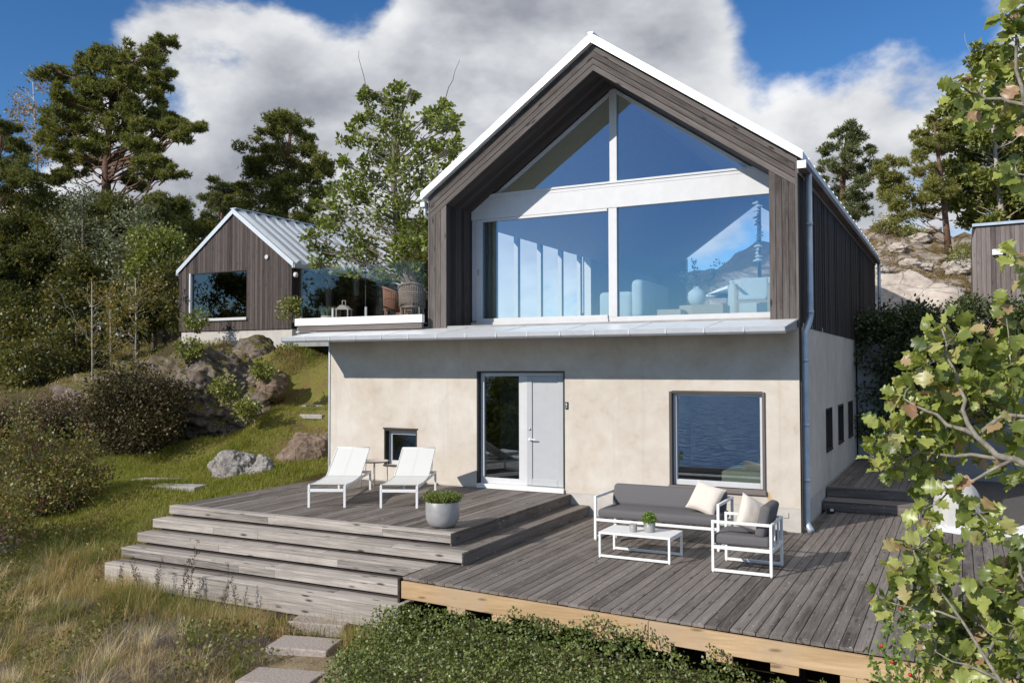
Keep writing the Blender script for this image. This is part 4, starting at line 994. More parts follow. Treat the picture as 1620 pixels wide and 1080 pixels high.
C = np.repeat(C, 9, 0)+rng.normal(size=(n*9, 3))*.014
leaf_cloud('herb', C, .020, (DIAMOND[0]*[1.2, 1, 1], DIAMOND[1]), MT['leaf_bright'], pp)
cp = MB(); cp.lathe([(.046, 0), (.050, .008), (.05, .105), (.044, .105), (.042, .03), (.01, .03)], 26); o = cp.build('candle_holder', MT['pot'], None, loc=(-1.70, -2.80, .343)); tag(o, 'small empty grey cup beside the herb pot on the coffee table', 'cup')
ar = empty('garden_armchair', (-.205, -3.14, .003), 0, 'white framed outdoor armchair with grey cushions beside the coffee table', 'armchair')
t2, W2_, D2 = .034, .735, .72   # faces left: back along +x
for y in (0, D2-t2):
    q = MB(); q.box(-W2_/2, -W2_/2+t2, y, y+t2, .012, .635); q.box(W2_/2-t2, W2_/2, y, y+t2, .012, .635); q.box(-W2_/2+t2+.001, W2_/2-t2-.001, y, y+t2, .635-t2, .635); q.box(-W2_/2+t2+.001, W2_/2-t2-.001, y, y+t2, .012, .012+t2)
    for x in (-W2_/2+.017, W2_/2-.017): q.box(x-.012, x+.012, y+.005, y+.029, 0, .0115)
    q.build('side_frame', MT['white'], ar, .004)
q = MB()
for x in (-W2_/2, W2_/2-t2): q.box(x, x+t2, t2+.001, D2-t2-.001, .285, .285+.045)
q.box(-W2_/2+t2+.001, W2_/2-t2-.001, .002, t2-.002, .288, .33); q.box(-W2_/2+t2+.001, W2_/2-t2-.001, D2-t2+.002, D2-.002, .288, .33)
q.box(W2_/2-t2, W2_/2, t2+.001, D2-t2-.001, .60, .632)
for y in (.22, .46): q.box(W2_/2-.03, W2_/2-.006, y, y+.025, .331, .599)
q.build('seat_frame', MT['white'], ar, .004)
cushion('seat_cushion', MT['fabric'], ar, -W2_/2+.012, W2_/2-t2-.006, t2+.006, D2-t2-.006, .333, .465, bev=.045)
cushion('back_cushion', MT['fabric'], ar, -.065, .065, t2+.02, D2-t2-.02, 0, .40, (0, R(13), 0), (W2_/2-.17, 0, .45), .05)
pillow('throw_pillow', 'cream cushion leaning on the backrest of the outdoor armchair', (-.13, -2.79, .665), (R(-20), R(28), R(42)), .45)
# covered thing and tarpaulin on the gravel
def lump(name, m_, c, rx, ry, rz__, k=3, seed=0., flat=0.):
    V = []; F = []; n, mm = 40, 20
    for j in range(mm+1):
        ph = math.pi/2*j/mm
        for i in range(n):
            th = 2*math.pi*i/n; d = mnoise.fractal(Vector((math.cos(th)*1.6+seed, math.sin(th)*1.6, ph*2)), 1, 2, 4)
            rr = math.cos(ph)**.55*(1+.09*d*(1-j/mm)+.03*math.cos(6*th)); V.append((rx*rr*math.cos(th), ry*rr*math.sin(th), rz__*math.sin(ph)*(1+.05*d)))
    for j in range(mm):
        for i in range(n): F.append((j*n+i, j*n+(i+1) % n, (j+1)*n+(i+1) % n, (j+1)*n+i))
    q = MB(); q.add(V, F, None, True); return q.build(name, m_, None, loc=c)
cx, cy_ = onp = at(1524, 830, 1.45)[:2]
cv_ = lump('covered_furniture', MT['cover'], (2.12, 1.55, -.02), .36, .36, .74, 3, 2.0); tag(cv_, 'rounded garden object under a pale canvas cover beside the tarpaulin', 'covered furniture')
V = []; F = []; n, mm = 90, 50
for j in range(mm+1):
    for i in range(n+1):
        x = 1.75+2.3*i/n; y = .93+.95*j/mm+.06*math.sin(i*.23)
        h = abs(mnoise.fractal(Vector((x*2.6+y, y*1.6, 3.1)), 1, 2, 3))*.17+.09*abs(mnoise.noise(Vector((x*4+y*2.5, y*.9, 7))))
        e = min(i, n-i, j, mm-j)/8; V.append((x, y+.05*mnoise.noise(Vector((x*3, 0, 1))), .012+h*min(1, e)*.8))
N = len(V)
for j in range(mm):
    for i in range(n): a = j*(n+1)+i; F.append((a, a+1, a+n+2, a+n+1))
q = MB(); q.add(V+[(x, y, z-.008) for x, y, z in V], F+[tuple(k+N for k in f[::-1]) for f in F], None, True); o = q.build('tarpaulin', MT['tarp']); tag(o, 'crumpled white tarpaulin spread on the gravel at the right', 'tarpaulin')

# ------------------------------------------------------------------ guest cabin on the left
gx0, gx1, gy0, gy1, gb, ge, ga = -22.27, -17.13, 8.0, 13.4, 3.80, 5.92, 7.81
gc = (gx0+gx1)/2; gsl = (ga-ge)/(gx1-gc)
cab = empty('guest_cabin', (0, 0, 0), 0, 'small dark timber cabin with steep striped metal roof on the rocks at left', 'cabin')
gw = (gx0+.52, gx0+3.05, 4.25, 5.72)
gw = (at(302, 450, 8)[0], at(392, 450, 8)[0], at(302, 505, 8)[2], at(345, 430, 8)[2])
q = MB(); vboards(q, lambda u, n, z: (u, gy0-n, z), gx0, gx1, gb, lambda u: ga-gsl*abs(u-gc)-.02, [gw], width=.115, vary=.012)
q.build('front_cladding', MT['clad_brown'], cab)
q = MB(); q.build('side_cladding', MT['clad_dark'], cab); q = MB(); vboards(q, lambda u, n, z: (gx1-.03+n, u, z), gy0, gy0+.32, gb, lambda u: ge-.05, width=.12); q.build('side_cladding', MT['clad_dark'], cab); q = MB(); vboards(q, lambda u, n, z: (gx1-.6+n, u, z), gy0+3.7, gy1, gb-.4, lambda u: ge+.1, width=.12); q.build('side_cladding', MT['clad_dark'], cab); q = MB(); vboards(q, lambda u, n, z: (gx0+.03-n, u, z), gy0, gy1, gb, lambda u: ge, width=.14)
q.build('side_cladding', MT['clad_dark'], cab)
q = MB(); wall_cells(q, gx0+.03, gx1-.65, gb, ge, [gw], lambda a, c, d, e: q.box(a, c, gy0+.003, gy0+.14, d, e)); q.prism([(gx0+.03, ge+.001), (gx1-.65, ge+.001), (gx1-.65, ga-gsl*abs(gx1-.65-gc)-.06), (gc, ga-.06), (gx0+.03, ge+.002)], gy0+.003, gy0+.14, 'XZ', 0); q.box(gx0+.03, gx0+.1, gy0+.15, gy1, gb, ge); q.box(gx0+.1, gx1-.65, gy1-.1, gy1, gb, ge+.5)
q.box(gx0+.1, gx1-.65, gy0+.15, gy1, gb-.1, gb+.05); q.build('inner_wall', MT['concrete_grey'], cab)
q = MB(); q.box(gx0+.08, gx1-.02, gy0+.02, gy1, 2.2, gb-.012); q.build('foundation', MT['concrete'], cab)
q = MB()
for sg in (-1, 1):
    hw = (gx1-gx0)/2+.10
    P_ = lambda d, h: (gc+sg*d, ga-gsl*d+h)
    q.prism([P_(0, 0), P_(hw, 0), P_(hw, .08), P_(0, .09)], gy0-.06, gy1+.1, 'XZ', 'free', .5)
    for k in range(11):
        y = gy0+.06+k*.50; r0, r1 = P_(.05, .09), P_(hw, .08); r2, r3 = P_(.05, .20), P_(hw, .19)
        vv = [(a_[0], yy, a_[1]) for a_, yy in ((r0, y), (r1, y), (r3, y+.15), (r2, y+.15), (r0, y+.29), (r1, y+.29), (r3, y+.25), (r2, y+.25))]
        q.add(vv, [(0, 1, 2, 3), (7, 6, 5, 4), (3, 2, 6, 7), (1, 5, 6, 2), (0, 3, 7, 4)])
    q.prism([P_(0, -.05), P_(hw, -.05), P_(hw, .12), P_(0, .13)], gy0-.085, gy0-.061, 'XZ', 'free', .5)
q.bar((gc, gy0-.06, ga+.135), (gc, gy1+.1, ga+.135), .26, .03)
q.build('roof', MT['roof_cabin'], cab, .004)
q = MB(); q.box(gx1+.02, gx1+.14, gy0-.06, gy1, ge-.14, ge-.03); q.build('gutter', MT['gutter'], cab, .01); q = MB(); q.box(gx0-.14, gx0-.02, gy0-.06, gy1, ge-.14, ge-.03); q.build('gutter', MT['gutter'], cab, .01)
wf = MB(); a, c, d, e = gw
wf.box(a-.03, a+.04, gy0-.06, gy0+.1, d, e); wf.box(a-.05, c+.02, gy0-.10, gy0+.1, d-.09, d); wo_ = wf.build('window_frame', MT['frame'], cab, .003)
wf = MB(); wf.box(c-.03, c+.0, gy0-.03, gy0+.1, d+.001, e); wf.box(a+.041, c-.031, gy0-.03, gy0+.1, e-.03, e); wf.build('window_surround', MT['clad_dark'], cab)
pane('window_pane', MT['glass_dark'], (a+.04, c-.03, gy0+.03, gy0+.042, d+.0, e-.03), cab)
q = MB(); q.lathe([(.05, 0), (.075, 0), (.075, .03), (.05, .03)], 20); o = q.build('vent_ring', MT['frame'], cab, loc=(at(424, 407, 8)[0], gy0-.05, at(424, 407, 8)[2])); o.rotation_euler = (R(90), 0, 0)
q = MB(); q.lathe([(.03, .1), (.06, .1), (.08, .05), (.08, -.02), (.05, -.06)], 16); q.build('wall_lamp', MT['white'], cab, loc=(gx1+.05, gy0+.10, ge-.38))
for y in (.35, 2.0, 3.7):
    q = MB(); q.box(gx1-.06, gx1+.04, gy0+y, gy0+y+.10, gb-.5, ge-.06); q.build('porch_post', MT['trim'], cab)
pane('porch_glass', MT['glass_dim'], (gx1-.62, gx1-.60, gy0+.45, gy0+3.7, gb-.4, ge+.05), cab)
q = MB()
for k in range(6): q.box(gx1-.66, gx1-.58, gy0+.45+k*.65, gy0+.52+k*.65, gb-.4, ge+.05)
q.box(gx1-.66, gx1-.57, gy0+.45, gy0+3.7, gb+.72, gb+.76); q.build('glazing_bar', MT['clad_grey'], cab)

# right-hand outbuilding
ob = empty('outbuilding', (0, 0, 0), 0, 'grey timber outbuilding at the right edge below the wooded hill', 'outbuilding')
oY = 12.0; ox0 = at(1538, 430, oY)[0]; ot = at(1560, 358, oY)[2]
q = MB(); vboards(q, lambda u, n, z: (u, oY-n, z), ox0, ox0+5.5, 2.6, lambda u: ot-.02+.012*(u-ox0) if u > ox0+.09 else ot-.35+4*(u-ox0)*.9, width=.11, vary=.012); q.build('front_cladding', MT['clad_grey'], ob)
q = MB(); q.box(ox0+.03, ox0+5.5, oY+.002, oY+4, 2.6, ot-.05); q.build('inner_wall', MT['clad_dark'], ob)
q = MB(); q.prism([(ox0+.02, ot), (ox0+5.6, ot+.07), (ox0+5.6, ot+.15), (ox0+.02, ot+.075)], oY-.1, oY+4.1, 'XZ', 0, .5); q.build('roof', MT['zinc'], ob, .004)
lp = at(1578, 399, oY-.1); q = MB(); q.box(-.12, .12, -.16, 0, -.075, .075); lw = q.build('wall_lamp', MT['white'], ob, .008, loc=(lp[0], oY-.03, lp[2]))
q = MB(); q.box(-.09, .09, -.13, -.02, -.079, -.0755); q.build('lamp_lens', MT['black'], lw)

# terrace furniture seen through the glass railing
def wicker(label, loc, rz, m_):
    t_ = empty('wicker_chair', loc, rz, label, 'wicker chair', 'wicker chairs on the roof terrace')
    q = MB(); n = 14
    for k in range(9):
        z0 = .44+k*.045; q.tube([(.31*math.sin(a_), .27*math.cos(a_)*-1*-1, z0+.10*math.cos(a_)) for a_ in np.linspace(-1.9, 1.9, n)], .016, 6)
    for a_ in np.linspace(-1.9, 1.9, 22): q.tube([(.30*math.sin(a_), .26*math.cos(a_), .40), (.32*math.sin(a_), .28*math.cos(a_), .84+.12*math.cos(a_))], .011, 5)
    q.tube([(.33*math.sin(a_), .29*math.cos(a_), .86+.12*math.cos(a_)) for a_ in np.linspace(-2.0, 2.0, n)], .026, 8)
    q.build('backrest', m_, t_)
    q = MB(); q.lathe([(.02, .40), (.27, .40), (.29, .42), (.27, .445), (.02, .45)], 20); q.build('seat', m_, t_)
    for sx in (-1, 1):
        for sy in (-1, 1):
            l = MB(); l.tube([(sx*.24, sy*.23, 0), (sx*.22, sy*.20, .42)], .018, 8); l.build('leg', MT['wicker_light'], t_)
    t_.scale = (.84, .84, .84); return t_
TZ = 3.38
p = at(652, 494, .75); wicker('pale wicker armchair nearest the gable on the roof terrace', (p[0], .75, TZ), R(200), MT['wicker_light'])
p = at(624, 494, 1.15); wicker('reddish wicker armchair turned sideways on the roof terrace', (p[0], 1.15, TZ), R(120), MT['wicker'])
p = at(640, 490, 2.5); wicker('wicker armchair at the far side of the terrace table, mostly hidden', (p[0], 2.5, TZ), R(0), MT['wicker'])
tt = empty('terrace_table', (at(655, 494, 1.75)[0], 1.75, TZ), 0, 'round grey table between the wicker chairs on the roof terrace', 'table')
q = MB(); q.lathe([(.02, .70), (.50, .70), (.51, .72), (.50, .74), (.02, .74)], 28); q.build('table_top', MT['clad_grey'], tt); q = MB(); q.tube([(0, 0, 0), (0, 0, .70)], .04, 10); q.tube([(0, 0, 0), (0, 0, .03)], .25, 16); q.build('pedestal', MT['black'], tt)
px_ = at(519, 500, .42); q = empty('terrace_planter', (px_[0], .42, TZ), 0, 'pale pot of lavender behind the glass railing', 'planter')
k = MB(); k.lathe([(.10, 0), (.13, .02), (.15, .22), (.135, .22), (.125, .18), (.01, .18)], 24); k.build('pot', MT['clay'], q)
n = 700; a_ = rng.random(n)*6.283; r_ = np.sqrt(rng.random(n))*.12; C = np.stack([r_*np.cos(a_), r_*np.sin(a_), .19+rng.random(n)*.04], -1); ax = np.stack([np.cos(a_)*r_*3, np.sin(a_)*r_*3, .8+rng.random(n)*.4], -1)+rng.normal(size=(n, 3))*.2
leaf_cloud('lavender', C, .15+rng.random(n)*.09, (NEEDLE[0]*[.07, 1, 1], NEEDLE[1]), MT['leaf_grey'], q, None, ax)
px_ = at(544, 500, .38); ln = empty('candle_lantern', (px_[0], .38, TZ), R(20), 'pale metal candle lantern behind the glass railing', 'lantern')
k = MB()
for sx in (-1, 1):
    for sy in (-1, 1): k.box(sx*.12-.012, sx*.12+.012, sy*.12-.012, sy*.12+.012, 0, .33)
k.box(-.135, .135, -.135, .135, -.0, .02); k.prism([(-.15, .33), (.15, .33), (.05, .42), (-.05, .42)], -.12, .12, 'XZ', 0); k.tube([(-.04, 0, .42), (-.03, 0, .52), (.03, 0, .52), (.04, 0, .42)], .01, 6); k.build('lantern_frame', MT['concrete'], ln)
k = MB(); k.box(-.107, .107, -.107, .107, .021, .329); k.build('lantern_glass', MT['glass_rail'], ln); k = MB(); k.lathe([(.04, 0.02), (.04, .16), (.01, .16)], 14); k.build('candle', MT['white'], ln)
px_ = at(514, 470, 8.3); q = empty('potted_shrub', (px_[0], 8.3, TZ), 0, 'ball of pale green foliage in a pot on the roof terrace by the cabin', 'potted plant')
k = MB(); k.lathe([(.2, 0), (.25, .4), (.22, .4), (.01, .36)], 20); k.build('pot', MT['concrete_grey'], q)
C = np.array([0, 0, .68])+unit(rng.normal(size=(1500, 3)))*(rng.random((1500, 1))**.33)*.30; leaf_cloud('foliage', C, .05, DIAMOND, MT['leaf_grey'], q)

# ------------------------------------------------------------------ rocks and slabs
def at_z(px, py, z): r = raydir(px, py); return CAM+r*((z-CAM[2])/r[2])
def at_ground(px_, py_, dz=0.0):
    r = raydir(px_, py_); t_ = 3.0
    while t_ < 200:
        p_ = CAM+r*t_
        if p_[2] < gz(p_[0], p_[1])+dz: return p_
        t_ += .04 if t_ < 30 else .3
    return CAM+r*t_
def rock_mesh(seed, rx, ry, rz_, n=30, amp=.30, freq=1.1, facet=.5, crag=.10):
    """cube sphere pushed in and out by noise and cut by planes: bedrock and boulders"""
    rs = np.random.default_rng(seed); V = []; F = []
    lin = np.tan(np.linspace(-math.pi/4, math.pi/4, n+1))
    for ax in range(3):
        for sg in (-1, 1):
            o = len(V)
            for a in lin:
                for b_ in lin:
                    p = [0, 0, 0]; p[ax] = sg; p[(ax+1) % 3] = a; p[(ax+2) % 3] = b_*sg; V.append(p)
            for i in range(n):
                for j in range(n): k = o+i*(n+1)+j; F.append((k, k+n+1, k+n+2, k+1))
    P = unit(np.array(V, float))
    rad = np.ones(len(P)); pl = unit(rs.normal(size=(26, 3))); pd = rs.uniform(.66, .98, 26)
    for q_, d_ in zip(pl, pd):
        dt = P@q_; rad = np.where(dt*rad > d_, rad*(1-facet)+facet*d_/np.maximum(dt, 1e-3), rad)
    off = rs.uniform(-50, 50, 3)
    for i, p in enumerate(P):
        v = Vector(p*freq+off); rad[i] *= 1+amp*(mnoise.fractal(v, 1, 2, 5))-crag*abs(mnoise.noise(v*2.7))-crag*.6*abs(mnoise.noise(v*6.3))-crag*.35*abs(mnoise.noise(v*13.7))
    Q = P*rad[:, None]*[rx, ry, rz_]
    return Q, np.array(F)
def rock(name, label, c, dims, seed, m_, rotz=0., **kw):
    V, F = rock_mesh(seed, *dims, **kw); o = npmesh(name, V, F, m_, smooth=True); o.location = [float(v) for v in c]; o.rotation_euler = (0, 0, rotz)
    return tag(o, label, 'rock')
rock('rock_outcrop', 'large mossy rock outcrop directly below the dark cabin', (-18.2, 5.2, 1.55), (2.7, 1.7, 1.95), 3, MT['rock_knoll'], .2, n=64, amp=.24, freq=1.7, facet=.8, crag=.16)
rock('rock_outcrop', 'long low mossy rock ridge running left from the cabin outcrop behind the dark bush', (-21.2, 5.3, .95), (3.8, 1.6, 1.75), 8, MT['rock_knoll'], .12, n=60, amp=.22, freq=1.5, facet=.7, crag=.14)
rock('rock', 'small squarish brown rock on the slope right of the cabin outcrop', (at(432, 605, 5.5)[0], 5.5, at(432, 612, 5.5)[2]), (.55, .5, .5), 21, MT['rock_brown'], .5, n=20)
rock('rock', 'dark rounded rock under the pale cabin foundation', (at(405, 545, 7.0)[0], 7.0, at(405, 560, 7.0)[2]), (1.0, .6, .6), 23, MT['rock_knoll'], .1, n=22)
def seat(px_, py_, wpx, hpx):
    c = at_ground(px_, py_, .02); k = float(np.dot(c-CAM, FW))/FPX; return c, wpx*k/2, hpx*k
c, hw, hh = seat(362, 756, 88, 42); rock('boulder', 'grey split boulder on the lawn left of the upper deck', (c[0], c[1]+hw*.5, c[2]+.02), (hw*1.2, hw*.85, hh*1.12), 31, MT['rock_boulder'], .25, n=44, amp=.20, freq=1.6, facet=.9, crag=.12)
c, hw, hh = seat(405, 748, 46, 30); rock('boulder', 'smaller tan boulder touching the right side of the grey split boulder', (c[0], c[1]+hw*.7, c[2]), (hw*1.2, hw, hh*1.1), 44, MT['rock_boulder'], .1, n=28, amp=.2, freq=1.8, facet=.85)
c, hw, hh = seat(474, 728, 104, 50); rock('boulder', 'broad brown rock beside the left corner of the stucco wall', (c[0], c[1]+hw*.45, c[2]-.05), (hw*1.2, hw*.6, hh*1.15), 37, MT['rock_brown'], .22, n=44, amp=.16, freq=1.3, facet=.85)
rock('rock', 'grey lichened rock at the left edge below the rose bush', (at_z(-5, 880, -.6)[0], at_z(-5, 880, -.6)[1], -.75), (.8, .55, .62), 52, MT['rock_boulder'], .3, n=26)
p = at(1440, 500, 17.5); rock('rock_outcrop', 'big smooth pale bedrock face beside the far corner of the house', (p[0]-.25, 18.3, p[2]-.4), (2.6, 2.0, 2.35), 64, MT['rock_bare'], .35, n=60, amp=.10, freq=1.1, facet=.9, crag=.07)
protos = [rock('hill_rock', None, (0, 0, -50), (1, .8, .6), 70+i, MT['rock_bare'], n=16, amp=.32, freq=1.5, facet=.8) for i in range(3)]
hill = [(1400, 388, 27, .55), (1388, 372, 30, .7), (1420, 365, 31, .6), (1445, 378, 28, .5), (1465, 392, 26, .5), (1455, 356, 32, .6), (1500, 372, 29, .7), (1520, 412, 24, .8), (1505, 428, 22, .7), (1480, 430, 21, .5),
        (1530, 440, 20, .6), (1515, 470, 18.5, .6), (1528, 492, 17, .6), (1500, 455, 19, .5), (1410, 352, 33, .7), (1475, 352, 33, .5), (1525, 385, 27, .6), (1440, 402, 25, .5), (1395, 402, 24, .5), (1545, 480, 17.5, .5)]
words = ['beside the far house corner', 'high on the ridge', 'among dry grass on the ridge', 'mid slope on the rocky hill', 'by the red pine trunk']
for i, (px_, py_, Y_, s_) in enumerate(hill):
    o = protos[i % 3] if i < 3 else copy_tree(protos[i % 3]); X_ = float(at(px_, py_, Y_)[0]); o.location = (X_, Y_, gz(X_, Y_)+.05); o.scale = (s_, s_*.8, s_*.8); o.rotation_euler = (0, 0, i*1.3)
    tag(o, 'angular pale rock lying on the grassy rocky hillside behind the house', 'rock', 'loose rocks on the hillside behind the house')
def slab(label, c, lx, ly, h, rz, m_, grp=None, seed=1):
    rs = np.random.default_rng(seed); n = 12; poly = []
    for (x, y) in ((-1, -1), (0, -1), (1, -1), (1, 0), (1, 1), (0, 1), (-1, 1), (-1, 0)): poly.append((x*lx/2*(1+rs.uniform(-.06, .06)), y*ly/2*(1+rs.uniform(-.08, .08))))
    q = MB(); q.prism(poly, -h, 0, 'XY', 0); o = q.build('stepping_stone', m_, None, .018, 3, c); o.rotation_euler = (R(rs.uniform(-1.5, 1.5)), R(rs.uniform(-1.5, 1.5)), rz); return tag(o, label, 'stepping stone', grp)
GS = 'granite stepping stones below the deck steps'
for k, (px_, py_, lx, ly, rz_, lb) in enumerate(((512, 979, .80, .42, .12, 'pinkish granite stepping stone nearest the foot of the deck steps'), (482, 1017, .80, .44, .18, 'middle pinkish granite stepping stone of the three below the steps'), (446, 1070, .86, .50, .22, 'pinkish granite stepping stone cut by the bottom of the picture'))):
    c = at_ground(px_, py_, .07 if k else .16); z = c[2]+.01; slab(lb, (c[0], c[1], z), lx, ly, .16, rz_, MT['granite'], GS, 90+k)
for k, (px_, py_, lx, ly, rz_, lb) in enumerate(((247, 757, 1.0, .45, .15, 'rear grey stone slab in the lawn left of the boulder'), (284, 767, 1.0, .42, .2, 'front grey stone slab in the lawn below the boulder'), (498, 655, .7, .4, .1, 'upper grey stone step on the lawn slope by the house corner'), (500, 640, .7, .4, .1, 'top grey stone step on the lawn slope by the house corner'), (205, 687, 1.4, .35, .05, 'pale flat stone lying behind the dark bush'))):
    c = at_ground(px_, py_, .05); z = c[2]; slab(lb, (c[0], c[1], z), lx, ly, .12, rz_, MT['slab'], None, 120+k)

# ------------------------------------------------------------------ trees
DENS = 1.6
def clusters_leaves(cl, n_per, leaf, flat=1.0, shell=.5, up=.3):
    """leaf roots for crown clusters (x, y, z, r)"""
    C = []; A = []
    for (x, y, z, r) in cl:
        n = int(n_per*DENS*max((r/.45)**1.4, .3)*rng.uniform(.7, 1.2))+3
        d = unit(rng.normal(size=(n, 3))); rr = (rng.random((n, 1))**shell)*r*(1+.35*np.abs(rng.normal(size=(n, 1))))
        C.append(np.array([x, y, z])+d*rr*[1, 1, flat]); A.append(d+rng.normal(size=(n, 3))*.6+[0, 0, up])
    return np.concatenate(C), np.concatenate(A)
def limb(mb, a, b_, r0, r1, sag=.15, n=5):
    a, b_ = Vector(a), Vector(b_); L = (b_-a).length; pts = []
    for i in range(n+1):
        t_ = i/n; p_ = a.lerp(b_, t_)+Vector((0, 0, -sag*L*math.sin(math.pi*t_)*.5)); 
        if 0 < i < n: p_ += Vector((random.uniform(-1, 1), random.uniform(-1, 1), random.uniform(-1, 1)))*L*.035
        pts.append(p_)
    mb.tube(pts, [r0+(r1-r0)*i/n for i in range(n+1)], 6, False)
def make_tree(name, label, cat, trunk, tr, cl, kind, leafm, barkm, leaf=.12, n_per=60, group=None, limbr=.05, sag=.1, bare=0, limb_every=1, twigs=True, flat=None, tint_shift=0.0):
    """trunk: polyline of world points; cl: crown clusters in world space (x, y, z, r)"""
    base = np.array(trunk[0], float); sag = sag; root = empty(name, base, 0, label, cat, group)
    T = [np.array(p_, float)-base for p_ in trunk]; cl = [(c[0]-base[0], c[1]-base[1], c[2]-base[2], c[3]) for c in cl]
    q = MB(); q.tube([tuple(p_) for p_ in T], [tr*(1-.75*i/(len(T)-1)) for i in range(len(T))], 10)
    TT = np.array(T)
    dens_ = np.concatenate([TT[i]+(TT[i+1]-TT[i])*np.linspace(0, 1, 8)[:, None] for i in range(len(TT)-1)])
    for k, c in enumerate(cl):
        if k % limb_every: continue
        p_ = np.array(c[:3]); hd = np.linalg.norm(dens_[:, :2]-p_[:2], axis=1)
        sc_ = np.abs(dens_[:, 2]-(p_[2]-.45*np.minimum(hd, 3.0)))+.15*hd
        a = dens_[np.argmin(sc_)]; lr = limbr*min(1, .25+.12*np.linalg.norm(p_-a)); limb(q, a, p_, lr*(.62 if kind == 'pine' else .8), lr*.15, sag)
        if twigs:
            for _ in range(4):
                e = p_+unit(rng.normal(size=3))*c[3]*.9; limb(q, p_*.8+a*.2, e, lr*.3, lr*.08, 0, 3)
    for _ in range(bare):
        c = np.array(cl[random.randrange(len(cl))][:3]); d_ = unit(c-TT[len(TT)//2]); limb(q, c-d_*.5, c+d_*random.uniform(.6, 1.4)+rng.normal(size=3)*.3, limbr*.3, .006, -.1, 6)
    q.build('trunk', barkm, root)
    if kind == 'pine':
        C, A = clusters_leaves(cl, n_per*1.9, leaf, .58 if flat is None else flat, .55, .7)
        k = 7; C = np.repeat(C, k, 0); A = unit(np.repeat(unit(A), k, 0)+rng.normal(size=C.shape)*.55)
        t_ = np.clip(np.repeat(rng.random(len(C)//k), k)*.75+rng.random(len(C))*.25+tint_shift, 0, 1)
        leaf_cloud('crown', C, leaf*.66*(.7+.6*rng.random(len(C))), (NEEDLE[0]*[.24, 1, 1], NEEDLE[1]), leafm, root, t_, A)
    else:
        C, A = clusters_leaves(cl, n_per*2.2, leaf, .85 if flat is None else flat, .6, .1)
        nr = rng.normal(size=C.shape)*.7+[0, 0, .6]
        leaf_cloud('crown', C, leaf*(.65+.7*rng.random(len(C))), DIAMOND, leafm, root, np.clip(rng.random(len(C))+tint_shift, 0, 1), A, nr)
    return root
def px_clusters(spec, Y, dy, scale_r, jit=.25):
    """crown clumps given where they were surveyed, spread in real depth around the trunk"""
    out = []
    for (px_, py_, rw) in spec:
        y = Y+random.uniform(-dy, dy); p_ = at(px_, py_, y); d_ = float(np.dot(p_-CAM, FW)); out.append((p_[0], p_[1], p_[2], rw*d_/FPX*scale_r))
    return out
def split_clusters(cl, k, f=.62):
    out = []
    for (x, y, z, r) in cl:
        for _ in range(k):
            d_ = rng.normal(size=3)*[.55, .55, .32]; d_ = d_*[1.25, 1.25, 1.2]; out.append((x+d_[0]*r, y+d_[1]*r, z+d_[2]*r, r*f*random.uniform(.6, 1.25)))
    return out
def ell_clusters(c, rad, n, r, seed=0, hollow=.35):
    rs = np.random.default_rng(seed); out = []
    while len(out) < n:
        d_ = unit(rs.normal(size=3))*(hollow+(1-hollow)*rs.random()**.5)
        p_ = np.array(c)+d_*np.array(rad)*(1+.25*mnoise.noise(Vector(d_*2.3+seed)))
        out.append((p_[0], p_[1], p_[2], r*rs.uniform(.6, 1.3)))
    return out
def ground_pt(px_, Y): X_ = float(at(px_, 500, Y)[0]); return (X_, Y, gz(X_, Y)-.1)

# the tall pine on the left
P1 = [(264, 64, 11), (252, 74, 14), (233, 84, 18), (212, 93, 20), (188, 98, 24), (160, 98, 24), (140, 102, 18), (250, 98, 14), (262, 119, 10), (246, 118, 14), (225, 122, 20), (256, 140, 12), (234, 150, 20), (205, 128, 22),
      (178, 130, 26), (150, 138, 24), (118, 128, 20), (92, 124, 20), (74, 120, 12), (84, 148, 18), (112, 158, 22), (140, 168, 24), (176, 168, 26), (206, 172, 22), (230, 178, 20), (254, 188, 18), (280, 193, 18), (304, 201, 13),
      (316, 204, 7), (288, 214, 14), (262, 206, 16), (238, 200, 20), (206, 200, 24), (168, 205, 22), (132, 196, 24), (100, 186, 20), (84, 208, 20), (108, 222, 22), (146, 226, 22), (214, 226, 22), (238, 232, 15), (222, 242, 15),
      (82, 236, 16), (104, 250, 18), (140, 252, 18), (194, 250, 15), (254, 264, 18), (278, 273, 12), (232, 270, 18), (214, 288, 18), (286, 326, 16), (266, 340, 20), (240, 325, 18), (120, 275, 18), (90, 280, 18)]
g0 = ground_pt(170, 18)
cl = split_clusters(px_clusters(P1, 18, 2.6, 1.0), 7, .50)
make_tree('pine_tree', 'tall wind-swept pine with tiers of dark green foliage, the largest tree at left', 'tree', [g0, at(172, 420, 18), at(168, 290, 18), at(170, 230, 18.1), at(178, 150, 18), at(196, 100, 18)], .34, cl, 'pine', MT['needle'], MT['bark_pine'], .30, 46, None, .11, .05, 0, 3)
P2 = [(452, 190, 16), (470, 200, 16), (440, 204, 16), (425, 212, 14), (484, 212, 12), (420, 232, 14), (445, 228, 20), (475, 232, 18), (490, 245, 10), (412, 256, 18), (440, 258, 22), (470, 258, 20), (500, 255, 16), (516, 262, 12),
      (520, 274, 8), (490, 278, 16), (396, 280, 18), (424, 286, 20), (456, 286, 20), (385, 302, 14), (410, 312, 20), (440, 316, 22), (472, 308, 22), (500, 300, 14), (390, 330, 18), (420, 340, 22), (452, 345, 22), (484, 338, 20), (502, 325, 12), (400, 362, 20), (440, 370, 22), (480, 366, 20), (372, 318, 10)]
g0 = ground_pt(450, 25)
